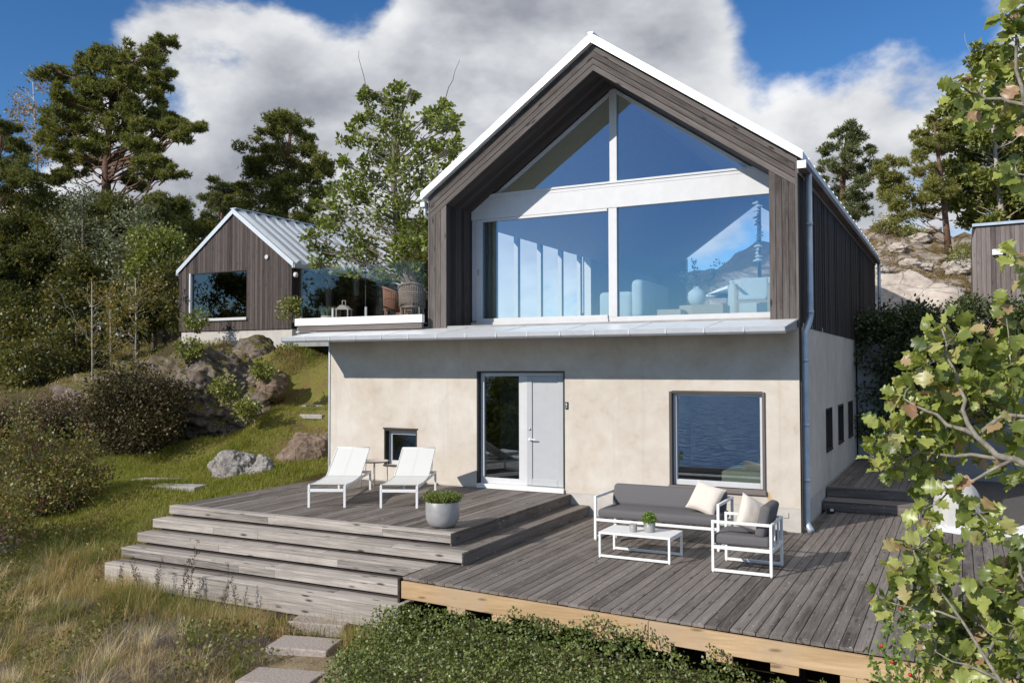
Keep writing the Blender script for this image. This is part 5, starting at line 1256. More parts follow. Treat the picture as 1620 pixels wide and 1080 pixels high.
make_tree('pine_tree', 'dense bushy pine rising behind the cabin roof', 'tree', [g0, at(452, 380, 25), at(450, 300, 25), at(456, 240, 25), at(460, 205, 25)], .3, split_clusters(px_clusters(P2, 25, 2.2, 1.1), 5, .6), 'pine', MT['needle'], MT['bark_pine'], .26, 60, None, .09, .05, 0, 3)
P3 = [(350, 290, 10), (362, 296, 10), (338, 304, 12), (356, 312, 14), (334, 322, 12), (346, 334, 14), (328, 344, 10), (366, 330, 12), (340, 356, 16), (360, 360, 14), (325, 365, 12)]
g0 = ground_pt(350, 27)
make_tree('pine_tree', 'smaller greyish pine left of the bushy pine behind the cabin', 'tree', [g0, at(350, 380, 27), at(352, 300, 27)], .2, split_clusters(px_clusters(P3, 27, 1.5, 1.1), 5, .6), 'pine', MT['needle_blue'], MT['bark_pine'], .24, 55, None, .06, .05, 0, 3)
P4 = [(0, 196, 12), (14, 205, 12), (-14, 220, 18), (22, 222, 12), (6, 232, 14), (30, 240, 9), (-20, 255, 24), (12, 258, 18), (34, 268, 12), (0, 285, 22), (30, 292, 18), (50, 284, 10), (-25, 310, 26), (14, 318, 24), (44, 322, 16), (0, 350, 26), (40, 352, 22), (20, 385, 26), (60, 360, 14), (-30, 370, 30), (55, 395, 20), (-10, 410, 26), (30, 425, 26)]
g0 = ground_pt(-10, 15)
make_tree('pine_tree', 'dark pine cut by the left edge of the picture', 'tree', [g0, at(-8, 400, 15), at(-4, 280, 15), at(2, 205, 15)], .26, split_clusters(px_clusters(P4, 15, 2.0, 1.1), 5, .6), 'pine', MT['needle_dark'], MT['bark_pine'], .26, 52, None, .09, .05, 0, 3)
# thin rusty birch behind the tall pine
P5 = [(50, 128, 9), (62, 138, 9), (40, 150, 10), (28, 165, 9), (52, 160, 11), (22, 178, 8), (44, 184, 11), (60, 176, 9), (34, 198, 9), (56, 205, 11), (70, 215, 10), (48, 225, 10), (62, 240, 12), (76, 250, 12), (52, 255, 12)]
g0 = ground_pt(62, 24)
make_tree('birch_tree', 'thin birch with sparse rusty leaves left of the tall pine', 'tree', [g0, at(60, 330, 24), at(58, 230, 24), at(52, 130, 24)], .14, split_clusters(px_clusters(P5, 24, 1.5, 1.4), 3, .7), 'leaf', MT['leaf_rust'], MT['bark_pale'], .20, 9, None, .03, -.05, 6, 1)
# oak beside the terrace
P6 = [(635, 140, 9), (652, 152, 9), (628, 160, 11), (576, 158, 8), (586, 180, 9), (604, 155, 8), (612, 162, 6), (584, 148, 5), (700, 165, 7), (690, 178, 12), (708, 186, 12), (716, 205, 11), (724, 225, 10), (694, 200, 12), (680, 190, 10),
      (626, 186, 14), (640, 198, 14), (612, 200, 12), (570, 190, 9), (560, 205, 9), (556, 222, 9), (600, 222, 16), (622, 228, 18), (648, 222, 16), (672, 230, 13), (700, 235, 12), (716, 245, 10), (590, 246, 16), (566, 262, 12), (616, 256, 18), (644, 256, 18), (672, 258, 16), (698, 262, 13), (548, 258, 8),
      (580, 280, 16), (606, 286, 18), (636, 290, 18), (664, 290, 16), (690, 286, 12), (548, 285, 10), (532, 300, 12), (560, 305, 16), (588, 314, 18), (620, 322, 18), (650, 322, 18), (676, 318, 12), (514, 322, 12), (536, 334, 16), (566, 340, 18), (600, 350, 18), (634, 356, 18), (662, 354, 16), (676, 348, 12),
      (508, 350, 11), (496, 372, 11), (522, 366, 14), (552, 374, 16), (584, 384, 18), (618, 390, 18), (650, 388, 18), (672, 384, 12), (502, 398, 11), (530, 400, 14), (560, 406, 16), (594, 416, 16), (626, 420, 16), (500, 420, 9), (520, 432, 12), (552, 432, 11), (648, 430, 13), (610, 440, 11), (668, 450, 9), (500, 445, 8), (560, 452, 7)]
gb_ = at(672, 500, 8.8)
make_tree('oak_tree', 'leafy oak with bare upper branches between the cabin and the house', 'tree', [(gb_[0]+.15, 8.8, gz(gb_[0], 8.8)-.2), at(662, 465, 8.8), at(640, 425, 8.8), at(628, 350, 8.9), at(622, 280, 8.8), at(626, 200, 8.7), at(650, 140, 8.6)], .20, split_clusters(px_clusters(P6, 8.8, 1.6, 1.1), 4, .62), 'leaf', MT['leaf_oak'], MT['bark_grey'], .15, 30, None, .06, -.05, 14, 2)
# ridge pines and trees on the right
P7 = [(1338, 198, 9), (1350, 210, 11), (1328, 212, 9), (1316, 226, 10), (1342, 226, 14), (1364, 222, 8), (1374, 236, 8), (1310, 244, 10), (1330, 248, 14), (1356, 246, 13), (1300, 262, 9), (1320, 268, 13), (1346, 270, 14), (1370, 262, 11), (1388, 262, 9), (1400, 268, 6), (1380, 282, 12), (1356, 290, 13), (1330, 292, 13), (1306, 288, 9), (1340, 312, 13), (1362, 312, 10), (1318, 312, 9), (1345, 330, 12), (1372, 330, 10), (1355, 345, 9)]
g0 = ground_pt(1334, 34)
make_tree('pine_tree', 'open crowned pine standing alone on the ridge right of the roof', 'tree', [g0, at(1333, 300, 34), at(1336, 250, 34), at(1340, 205, 34)], .2, split_clusters(px_clusters(P7, 34, 1.6, 1.1), 4, .6), 'pine', MT['needle_blue'], MT['bark_pine'], .26, 40, None, .07, .02, 4, 2)
P8 = [(1476, 190, 7), (1484, 202, 9), (1466, 212, 10), (1460, 228, 9), (1488, 218, 10), (1470, 236, 9), (1452, 244, 6), (1490, 240, 8), (1420, 262, 12), (1440, 258, 12), (1456, 268, 14), (1410, 282, 12), (1432, 286, 16), (1460, 292, 16), (1482, 280, 14), (1408, 304, 12), (1428, 312, 16), (1456, 318, 18), (1486, 312, 16), (1412, 330, 12), (1440, 336, 14), (1470, 338, 14), (1396, 300, 8), (1500, 300, 14)]
g0 = ground_pt(1500, 25)
make_tree('pine_tree', 'slender pine with a bare reddish trunk on the rocky hill', 'tree', [at(1501, 402, 25), at(1496, 350, 25), at(1490, 290, 25), at(1482, 230, 25), at(1478, 195, 25)], .15, split_clusters(px_clusters(P8, 25, 1.8, 1.1), 4, .62), 'pine', MT['needle'], MT['bark_pine'], .24, 44, None, .05, 0, 3, 2, True, None, .18)
P9 = [(1570, 84, 11), (1586, 92, 11), (1556, 96, 10), (1572, 108, 12), (1498, 160, 6), (1512, 168, 9), (1500, 178, 8), (1520, 186, 12), (1536, 200, 14), (1500, 205, 9), (1516, 216, 14), (1548, 222, 16), (1580, 214, 14), (1604, 206, 14), (1620, 230, 16), (1496, 232, 11), (1520, 246, 16), (1552, 250, 18), (1590, 246, 16), (1500, 262, 12), (1526, 274, 16), (1556, 280, 16), (1592, 276, 16), (1616, 268, 14), (1506, 294, 14), (1534, 302, 16), (1564, 306, 16), (1600, 302, 18), (1624, 296, 16), (1510, 322, 12), (1540, 328, 16), (1572, 330, 14), (1608, 330, 16), (1530, 345, 12), (1560, 350, 12), (1600, 350, 14), (1650, 250, 30), (1650, 310, 30), (1660, 190, 25), (1630, 170, 16), (1598, 120, 14), (1610, 150, 14), (1590, 180, 12)]
g0 = ground_pt(1588, 26)
make_tree('aspen_tree', 'leafy tree with a smooth pale trunk behind the outbuilding', 'tree', [g0, at(1586, 350, 26), at(1578, 280, 26), at(1571, 205, 26), at(1572, 110, 26)], .15, split_clusters(px_clusters(P9, 26.8, 1.8, 1.1), 5, .62), 'leaf', MT['leaf_dec'], MT['bark_pale'], .19, 90, None, .055, -.12, 5, 2)

# forest on the left slope, each tree and shrub on its own
def fill(name, label, px_, ytop, ybot, Y, wpx, kind, leafm, barkm, leaf, n_cl, n_per, rfac=.30, seed=0, limb_every=2, cat='tree', trunk_r=.12, grp=None, **kw):
    c = at(px_, (ytop+ybot)/2, Y); d_ = float(np.dot(c-CAM, FW)); rx = wpx/2*d_/FPX; rz_ = (ybot-ytop)/2*d_/FPX
    X_ = c[0]; gnd = gz(X_, Y)-.1
    cl = ell_clusters(c, (rx*.85, rx*.8, rz_*.88), n_cl, min(rx, rz_)*rfac, seed)
    top = c[2]+rz_*.7
    return make_tree(name, label, cat, [(X_, Y, min(gnd, c[2]-rz_*.3)), (X_+.1*rx, Y, gnd*.5+c[2]*.5), (X_-.05*rx, Y+.1, c[2]), (X_, Y, top)], trunk_r, cl, kind, leafm, barkm, leaf, n_per, grp, trunk_r*.35, -.05, 0, limb_every, **kw)
FG = 'trees and shrubs of the forest edge on the left slope'
forest = [
 ('spruce_tree', 'broad dark evergreen below the tall pine at the centre of the left forest', 175, 300, 480, 17, 150, 'pine', 'needle_dark', 'bark_pine', .26, 60, 60),
 ('spruce_tree', 'dark evergreen filling the forest left of the tall pine trunk', 80, 290, 500, 16, 130, 'pine', 'needle_dark', 'bark_pine', .26, 60, 60),
 ('spruce_tree', 'dark evergreen at the far left below the edge pine', 5, 400, 580, 13, 130, 'pine', 'needle_dark', 'bark_pine', .24, 50, 60),
 ('spruce_tree', 'dark evergreen against the left side of the cabin', 262, 290, 460, 15.5, 90, 'pine', 'needle_dark', 'bark_pine', .24, 46, 60),
 ('leafy_shrub', 'grey green shrub under the left forest trees near the edge', 40, 470, 610, 9.5, 120, 'leaf', 'leaf_forest', 'bark_grey', .15, 44, 46),
 ('leafy_shrub', 'olive shrub in the shade of the forest above the birch sapling', 125, 400, 560, 12, 120, 'leaf', 'leaf_forest', 'bark_grey', .16, 50, 42),
 ('leafy_shrub', 'tall grey leaved willow with pale branches right of the tall pine', 215, 310, 470, 12.5, 110, 'leaf', 'leaf_grey', 'bark_pale', .15, 46, 20),
 ('leafy_shrub', 'green shrub leaning against the left wall of the cabin', 265, 400, 520, 10.5, 80, 'leaf', 'leaf_forest', 'bark_grey', .15, 40, 46),
 ('leafy_shrub', 'low dark shrub between the birch saplings and the cabin', 215, 440, 545, 9.5, 100, 'leaf', 'leaf_forest', 'bark_grey', .15, 44, 44),
 ('leafy_shrub', 'shaded shrub behind the low rock ridge', 120, 500, 610, 8.2, 130, 'leaf', 'leaf_forest', 'bark_grey', .14, 46, 44),
 ('juniper_bush', 'bright green young juniper left of the low rock ridge', 38, 540, 640, 6.5, 70, 'pine', 'needle', 'bark_grey', .13, 36, 60),
 ('leafy_shrub', 'greyish small leaved tree in front of the broad dark evergreen', 130, 290, 430, 13.5, 100, 'leaf', 'leaf_grey', 'bark_grey', .13, 40, 20),
 ('leafy_tree', 'olive leafed tree filling the gap left of the willow at mid height', 95, 330, 520, 15, 120, 'leaf', 'leaf_forest', 'bark_grey', .17, 60, 46),
 ('leafy_tree', 'sunlit olive tree at the left edge below the dark edge pine', 20, 330, 500, 14, 110, 'leaf', 'leaf_forest', 'bark_grey', .17, 56, 46),
 ('leafy_tree', 'sunlit yellow green tree just left of the cabin eave', 245, 350, 480, 11.5, 90, 'leaf', 'leaf_dec', 'bark_grey', .15, 50, 46),
 ('leafy_shrub', 'low sunlit shrub at the left behind the brown thicket', 60, 530, 620, 5.5, 110, 'leaf', 'leaf_forest', 'bark_grey', .12, 50, 44),
 ('spruce_tree', 'evergreen tree behind the willow, left of the cabin ridge', 300, 330, 450, 19, 80, 'pine', 'needle', 'bark_pine', .26, 46, 60),
 ('leafy_shrub', 'dark green shrub in front of the left cabin corner', 285, 455, 540, 8.6, 60, 'leaf', 'leaf_forest', 'bark_grey', .12, 36, 44),
 ('spruce_tree', 'evergreen seen between the oak and the house gable', 665, 330, 470, 21, 80, 'pine', 'needle', 'bark_pine', .26, 40, 60),
 ('spruce_tree', 'dark evergreen behind the oak and the cabin ridge', 560, 390, 500, 22, 110, 'pine', 'needle_dark', 'bark_pine', .26, 40, 60),
]
for k, (nm, lb, px_, yt, yb, Y_, wp, kd, lm_, bk, lf_, nc, npr) in enumerate(forest):
    fill(nm, lb, px_, yt, yb, Y_, wp, kd, MT[lm_], MT[bk], lf_, nc, npr, .32, 200+k, 2, 'tree' if 'tree' in nm else 'shrub', .12, FG)
for k, (px_, yt, yb, Y_, wp, kd) in enumerate(((-140, 150, 500, 18, 200, 'pine'), (-260, 200, 520, 14, 220, 'pine'), (-110, 420, 640, 8, 160, 'leaf'), (1720, 160, 380, 27, 160, 'leaf'))):
    fill('spruce_tree' if kd == 'pine' else 'leafy_tree', ('evergreen just outside the left edge of the picture', 'second evergreen outside the left edge of the picture', 'shrub just outside the left edge of the picture', 'leafy tree just outside the right edge of the picture')[k], px_, yt, yb, Y_, wp, kd, MT['needle_dark' if kd == 'pine' else 'leaf_forest'], MT['bark_grey'], .28 if kd == 'pine' else .2, 50, 36, .34, 300+k)
# birch saplings in front of the forest
for k, (lb, x0, yb, yt, Y_, wp, nc) in enumerate((('pale stemmed birch sapling with yellowing leaves in front of the left forest', 147, 655, 440, 4.6, 70, 26), ('thinner birch sapling right of the taller one, above the dark bush', 176, 600, 470, 6.2, 55, 18), ('birch sapling with a forked stem just left of the cabin corner', 216, 560, 440, 7.6, 60, 20))):
    b0 = at(x0, yb, Y_); g_ = gz(b0[0], Y_)-.05
    cl = px_clusters([(x0+random.gauss(8, wp*.33), yt+abs(random.gauss(0, .42))*(yb-yt)*.85, 7) for _ in range(nc)], Y_, .7, 1.25)
    make_tree('birch_sapling', lb, 'tree', [(b0[0], Y_, min(g_, b0[2])), at(x0-1, (yb+yt)/2, Y_), at(x0-2, yt, Y_)], .04, cl, 'leaf', MT['leaf_yellow'], MT['bark_pale'], .10, 26, 'birch saplings at the forest edge', .018, -.05, 3, 1)
# shrubs on the lawn edge
def bush(name, label, c, rad, ncl, r, leafm, leaf, n_per, seed, stems=9, kind='leaf', hips=0, cat='shrub', barkm=None):
    root = empty(name, c, 0, label, cat); cl = ell_clusters((0, 0, rad[2]*.95), rad, ncl, r, seed, .25)
    cl = [k for k in cl if k[2] > .05]
    q = MB()
    for k in range(0, len(cl), 2):
        a = (random.gauss(0, rad[0]*.12), random.gauss(0, rad[1]*.12), -.1); limb(q, a, cl[k][:3], .016, .004, -.15, 5)
        for _ in range(3): limb(q, np.array(cl[k][:3])*.75, np.array(cl[k][:3])+rng.normal(size=3)*r*1.1, .006, .002, 0, 3)
    q.build('stem', barkm or MT['twig'], root)
    C, A = clusters_leaves(cl, n_per*1.6, leaf, .9, .6, .15)
    leaf_cloud('foliage', C, leaf*(.6+.8*rng.random(len(C))), DIAMOND, leafm, root, None, A)
    if hips:
        h = MB()
        for k in range(hips):
            p_ = C[random.randrange(len(C))]; h.lathe([(.003, -.014), (.011, -.006), (.012, .003), (.006, .012)], 7, tuple(p_))
        h.build('rosehip', MT['hip'], root)['kind'] = 'stuff'
    return root
cb = (-17.9, 2.6); bush('dark_bush', 'rounded dark brownish bush on the lawn below the rock ridge', (cb[0], cb[1], gz(*cb)), (1.55, 1.3, 1.20), 150, .36, MT['leaf_bush'], .075, 95, 401)
for k, (px_, py_, z_, rad, nc, lb) in enumerate(((60, 850, -.7, (1.25, 1.0, 1.05), 110, 'big wild rose bush with red hips at the left edge of the lawn'), (-40, 900, -.7, (1.1, .9, .85), 70, 'wild rose bush cut by the left edge of the picture'), (112, 842, -.6, (.75, .7, .62), 50, 'lower rose shoots on the right side of the big rose bush'))):
    c = at_z(px_, py_, z_); bush('rose_bush', lb, (c[0], c[1], gz(c[0], c[1])), rad, nc, .26, MT['leaf_rose'], .062, 48, 410+k, 9, 'leaf', 34)
for k, (px_, Y_, rad, lb) in enumerate(((25, 1.5, (1.5, .9, .55), 'brownish heather thicket behind the rose bush'), (105, 2.4, (1.3, .8, .45), 'brownish purple thicket left of the dark bush'), (-80, -.5, (1.5, 1.2, 1.1), 'brownish thicket outside the left edge'))):
    c = at(px_, 600, Y_); bush('heather_thicket', lb, (c[0], Y_, gz(c[0], Y_)), rad, 90, .26, MT['leaf_thicket'], .07, 70, 420+k)
for k, (px_, py_, Y_, s_, lb) in enumerate(((1482, 432, 20, .75, 'bright green bush on the hillside below the red pine trunk'), (1500, 450, 19, .5, 'small green bush at the foot of the hillside'), (1400, 345, 32, .6, 'low green bush on the crest of the ridge'), (1440, 347, 32, .5, 'low bush under the ridge pine branches'), (1462, 470, 17.5, .45, 'small fern green bush beside the pale bedrock'), (1532, 400, 24, .8, 'dark bush beside the outbuilding roof'), (1425, 428, 19.5, .35, 'tiny bush above the pale bedrock face'), (312, 500, 7.0, .45, 'small shrub on the rock directly under the cabin window'), (455, 560, 7.2, .55, 'tall grasses and shrub by the cabin foundation corner'), (466, 480, 6.9, .5, 'climbing shrub beside the cabin porch post'), (298, 548, 4.2, .4, 'little heathery shrub on the left shoulder of the cabin outcrop'), (352, 612, 3.3, .42, 'small shrub growing at the foot of the cabin outcrop'), (392, 640, 3.4, .36, 'low shrub on the grass below the cabin outcrop'), (420, 580, 4.4, .34, 'tiny shrub on the right edge of the cabin outcrop'))):
    c = at(px_, py_+12, Y_); g_ = c[2]-s_*.6
    bush('hill_bush', lb, (c[0], Y_, min(g_, gz(c[0], Y_)) if k < 7 else c[2]-s_*.5), (s_, s_*.8, s_*.75+max(0, g_-gz(c[0], Y_))*0), 26, s_*.34, MT['leaf_bright' if k in (4,) else 'leaf_dec'], .09, 34, 440+k)
# ivy hedge hanging over the retaining wall
hr = empty('ivy_hedge', (.3, 8.2, 2.8), 0, 'thick dark ivy hedge spilling over the retaining wall beside the house', 'hedge')
cl = []
for i in range(620):
    x = random.uniform(-.15, 7.2); top = 1.05+.25*mnoise.noise(Vector((x*.8, 1, 1)))+.1*min(x, 4)*.2; low = -1.75+.12*x+.75*mnoise.noise(Vector((x*1.1, 4, 2))) if x < 2.6 else -.35
    cl.append((x, random.uniform(-.42, .5)+(.25 if random.random() < .3 else 0), random.uniform(min(low, .2), top), .26))
C, A = clusters_leaves(cl, 190, .08, 1., .6, .1)
leaf_cloud('foliage', C, .055+.05*rng.random(len(C)), DIAMOND, MT['leaf_ivy'], hr, None, A)
q = MB()
for i in range(40): x = random.uniform(0, 7); q.tube([(x, .2, .2), (x+random.uniform(-.3, .3), -.1, .3), (x+random.uniform(-.4, .4), -.18, random.uniform(-1, .5))], .012, 5, False)
q.build('stem', MT['twig'], hr)
# trees below the house towards the water (mirrored in the entrance glass)
for k, (x, y) in enumerate(((-14.5, -20), (-18.0, -23), (-12.0, -25.5))):
    z = gz(x, y); cl = ell_clusters((x, y, z+4.9), (1.8, 1.8, 3.6), 70, .55, 500+k)
    make_tree('shore_tree', ('leafy tree on the slope towards the water, nearest the house', 'leafy tree on the slope, left of the nearest one', 'leafy tree close to the water')[k], 'tree', [(x, y, z-.2), (x+.2, y, z+3), (x, y, z+7)], .13, cl, 'leaf', MT['leaf_dec'], MT['bark_grey'], .2, 30, 'trees between the house and the water', .04, -.05, 0, 2)
for k, (x, y, h_, lb) in enumerate(((-23.5, -20, 13, 'tall shore pine nearest the house, below the left foreground'), (-27, -24, 14, 'tall shore pine behind the nearest one'), (-31, -17, 13, 'shore pine left of the tall pair'), (-35, -9, 12, 'pine standing left of the lawn, mirrored in the cabin window'), (-25.5, -15, 12, 'shore pine nearest the lawn'), (-40, -4, 13, 'pine farther left of the lawn, mirrored in the cabin window'), (-31.5, -12.5, 11, 'shorter pine between the lawn and the shore pines'))):
    z = gz(x, y); cl = ell_clusters((x, y, z+h_*.62), (2.3, 2.3, h_*.36), 70, .7, 520+k)
    make_tree('shore_pine', lb, 'tree', [(x, y, z-.2), (x+.2, y, z+h_*.5), (x, y, z+h_*.95)], .2, cl, 'pine', MT['needle_dark'], MT['bark_pine'], .36, 22, 'trees between the house and the water', .06, -.05, 0, 3)

# ------------------------------------------------------------------ grass, weeds and ground cover
def blades(name, m_, X, Y, Z, L, wd, lean, tint, seg=2):
    """curved tapering grass blades as one mesh"""
    n = len(X); a = rng.random(n)*6.283; dx, dy = np.cos(a), np.sin(a); px_, py_ = -dy, dx
    V = np.zeros((n, 2*seg+1, 3)); 
    for i in range(seg+1):
        t_ = i/seg; off = lean*L*t_**1.7; h = L*t_*(1-.28*lean*t_); w_ = wd*(1-t_)*.5
        cx_, cy2, cz_ = X+dx*off, Y+dy*off, Z+h
        if i < seg:
            V[:, 2*i] = np.stack([cx_-px_*w_, cy2-py_*w_, cz_], -1); V[:, 2*i+1] = np.stack([cx_+px_*w_, cy2+py_*w_, cz_], -1)
        else: V[:, 2*seg] = np.stack([cx_, cy2, cz_], -1)
    F = []
    for i in range(seg-1): F += [(2*i, 2*i+1, 2*i+3), (2*i, 2*i+3, 2*i+2)]
    F.append((2*seg-2, 2*seg-1, 2*seg)); F = np.array(F)
    FF = F[None]+(np.arange(n)*(2*seg+1))[:, None, None]
    o = npmesh(name, V.reshape(-1, 3), FF.reshape(-1, 3), m_, None, np.repeat(tint, len(F)))
    return tag(o, kind='stuff')
def hfast(X, Y):
    ix = np.clip(np.searchsorted(gx, X)-1, 0, len(gx)-2); iy = np.clip(np.searchsorted(gy, Y)-1, 0, len(gy)-2)
    u = (X-gx[ix])/(gx[ix+1]-gx[ix]); v = (Y-gy[iy])/(gy[iy+1]-gy[iy])
    return GZ[ix, iy]*(1-u)*(1-v)+GZ[ix+1, iy]*u*(1-v)+GZ[ix, iy+1]*(1-u)*v+GZ[ix+1, iy+1]*u*v
def lownoise(X, Y, s, seed): # cheap smooth noise for patches
    g = np.random.default_rng(seed).random((64, 64)); x = (X*s) % 63; y = (Y*s) % 63; i = x.astype(int); j = y.astype(int); u = x-i; v = y-j
    u = u*u*(3-2*u); v = v*v*(3-2*v)
    return g[i, j]*(1-u)*(1-v)+g[i+1, j]*u*(1-v)+g[i, j+1]*(1-u)*v+g[i+1, j+1]*u*v
N = 230000; X = rng.uniform(-21, -9.08, N); Y = rng.uniform(-4.4, 9.2, N)
pch = .6*lownoise(X, Y, .7, 1)+.4*lownoise(X, Y, 2.4, 2)
slope_brown = np.clip((Y-2.5)/3, 0, 1)*.28
keep = (rng.random(N) < lawn_zone(X, Y)*np.clip((.42+.9*pch)-slope_brown*2.6*(lownoise(X, Y, 1.1, 78) > .34), .10, 1)) ; X, Y, pch, slope_brown = X[keep], Y[keep], pch[keep], slope_brown[keep]
tint = np.clip(.46+(.5-pch)*1.1*(.5+slope_brown*3)+slope_brown*1.5*(.3+1.4*lownoise(X, Y, 1.2, 77))+rng.normal(size=len(X))*.18, 0, 1)
L = rng.uniform(.05, .13, len(X))*(1+1.2*(lownoise(X, Y, 1.5, 3) > .7)*(Y > 2))
blades('lawn_grass', MT['grass_lawn'], X, Y, hfast(X, Y)-.01, L, .013, rng.uniform(.2, .9, len(X)), tint)
# wild dry grass below the steps, in tufts
def tufts(n_t, x0, x1, y0, y1, per, Lr, rad, seed, ok, tbase):
    r_ = np.random.default_rng(seed); tx = r_.uniform(x0, x1, n_t); ty = r_.uniform(y0, y1, n_t); k = ok(tx, ty); tx, ty = tx[k], ty[k]
    m_ = len(tx); ln_ = r_.uniform(*Lr, m_); tt_ = np.clip(tbase(tx, ty)+r_.normal(size=m_)*.16, 0, 1); rep = np.repeat(np.arange(m_), per)
    return tx[rep]+r_.normal(size=m_*per)*rad, ty[rep]+r_.normal(size=m_*per)*rad, ln_[rep]*r_.uniform(.45, 1.1, m_*per), np.clip(tt_[rep]+r_.normal(size=m_*per)*.13, 0, 1)
def stone_free(x, y):
    k = np.ones(len(x), bool)
    for cx_, cy2 in STONES: k &= ((x-cx_)/.62)**2+((y-cy2)/.42)**2 > 1
    return k
STONES = [tuple(at_ground(a_, b_, .07)[:2]) for a_, b_ in ((512, 979), (482, 1017), (446, 1070))]
PATH = np.array(STONES)
def dry_ok(x, y):
    inside = ~((x > -9.1) & (y > -5.25)) & (x < -3.75-.0*(y)) & stone_free(x, y)
    edge = x < -4.1+.32*(-5.4-y)*.9
    lawnish = lawn_zone(x, y) < .55
    return inside & edge & lawnish & ((lownoise(x, y, .95, 71) > .30) | (lownoise(x, y, 7.0, 72) > .72))
def dry_t(x, y): return .42+.6*(lownoise(x, y, .55, 8)-.5)+.25*(lownoise(x, y, 1.9, 9)-.5)-.22*np.clip((y+5.2)/1.2, 0, 1)
parts_ = [tufts(1500, -15, -3.7, -10.5, -4.0, 34, (.10, .30), .07, 31, dry_ok, dry_t), tufts(200, -14, -4.2, -10.5, -4.6, 60, (.32, .58), .06, 32, dry_ok, lambda x, y: dry_t(x, y)+.18), tufts(210, -14.5, -4.0, -10.3, -4.8, 90, (.18, .46), .05, 61, dry_ok, lambda x, y: np.where(lownoise(x, y, 3.1, 62) > .5, .92, .10)), tufts(700, -22, -9.1, -5.6, 3.4, 34, (.12, .32), .07, 33, lambda x, y: (lawn_zone(x, y) < .85) & (~((x > -9.1) & (y > -5.2))), lambda x, y: .22+0*x),
          tufts(260, -9.9, -3.9, -5.75, -5.28, 46, (.22, .5), .07, 34, lambda x, y: stone_free(x, y), dry_t), tufts(160, -10.2, -9.1, -5.3, -3.4, 46, (.15, .36), .07, 36, lambda x, y: x < x+1, dry_t)]
X, Y, L, tint = [np.concatenate(q_) for q_ in zip(*parts_)]
blades('dry_grass', MT['grass_dry'], X, Y, hfast(X, Y)-.02, L, .0062, rng.uniform(.05, 1.5, len(X)), tint, 3)
# small broad leaved weeds between the straw
N = 60000; X = rng.uniform(-15, -3.9, N); Y = rng.uniform(-10.5, -3.8, N); k = dry_ok(X, Y) & (.6*lownoise(X, Y, 1.3, 41)+.4*lownoise(X, Y, 4.1, 42) > .60); X, Y = X[k], Y[k]
tag(leaf_cloud('weeds', np.stack([X, Y, hfast(X, Y)+rng.random(len(X))**.7*.20], -1), .035+.03*rng.random(len(X)), DIAMOND, MT['leaf_rose'], None, np.clip(.15+.62*rng.random(len(X)), 0, 1), rng.normal(size=(len(X), 3))+[0, 0, .3]), kind='stuff')
# short undergrass
N = 150000; X = rng.uniform(-16, -3.6, N); Y = rng.uniform(-10.5, -3.6, N); k = dry_ok(X, Y); X, Y = X[k], Y[k]
blades('ground_grass', MT['grass_dry'], X, Y, hfast(X, Y)-.01, rng.uniform(.04, .13, len(X)), .008, rng.uniform(.4, 1.2, len(X)), np.clip(dry_t(X, Y)-.12+rng.normal(size=len(X))*.2, 0, 1), 2)
# grey heather mats
hx, hy, hl, ht = tufts(1300, -13, -4.6, -10.3, -5.7, 55, (.10, .30), .10, 35, lambda x, y: dry_ok(x, y) & (lownoise(x, y, .6, 12) > .44), lambda x, y: .5+0*x)
blades('heather', MT['heather'], hx, hy, hfast(hx, hy)-.02, hl, .006, rng.uniform(.1, 2.2, len(hx)), ht, 2)
# hillside tufts behind the house on the right
hx, hy, hl, ht = tufts(1300, -4, 4.5, 15, 36, 36, (.08, .26), .14, 37, lambda x, y: lownoise(x, y, .5, 14) > .5, lambda x, y: .35+.5*lownoise(x, y, .4, 15))
blades('hill_grass', MT['grass_hill'], hx, hy, hfast(hx, hy)-.02, hl, .03, rng.uniform(.2, 1.1, len(hx)), ht, 2)
# moss and grass on the cabin outcrop slope and forest floor
hx, hy, hl, ht = tufts(1500, -34, -13, 2.5, 15, 26, (.10, .36), .12, 38, lambda x, y: lawn_zone(x, y) < .7, lambda x, y: .18+.25*lownoise(x, y, .4, 16))
blades('forest_grass', MT['grass_dry'], hx, hy, hfast(hx, hy)-.02, hl, .018, rng.uniform(.2, 1.1, len(hx)), ht, 2)
# seedy weed stalks before the steps
WD = 'thin seed stalks growing before the deck steps'
def weed(seed):
    r_ = random.Random(seed); root = empty('weed_stalk', (0, 0, 0)); q = MB(); pts = []; h = r_.uniform(.55, .85)
    for s_ in range(3):
        a = r_.uniform(0, 6.28); e = (math.cos(a)*.12, math.sin(a)*.12); st_ = [(e[0]*t_**1.5, e[1]*t_**1.5, h*(1-.12*s_)*t_) for t_ in np.linspace(0, 1, 6)]
        q.tube(st_, [.0035, .003, .003, .0025, .002, .0012], 4, False)
        for t_ in np.linspace(.4, 1, 9):
            b_ = (e[0]*t_**1.5, e[1]*t_**1.5, h*(1-.12*s_)*t_); a2 = r_.uniform(0, 6.28); l2 = .09*(1.15-t_)+.02; q.tube([b_, (b_[0]+math.cos(a2)*l2, b_[1]+math.sin(a2)*l2, b_[2]+l2*.8)], [.002, .001], 3, False)
            for _ in range(5): f_ = r_.random(); pts.append((b_[0]+math.cos(a2)*l2*f_, b_[1]+math.sin(a2)*l2*f_, b_[2]+l2*.8*f_))
    q.build('stem', MT['twig'], root); C = np.array(pts)+rng.normal(size=(len(pts), 3))*.006
    leaf_cloud('seed_head', C, .02+.012*rng.random(len(C)), DIAMOND, MT['leaf_bush'], root); return root
wp = [weed(900+k) for k in range(3)]
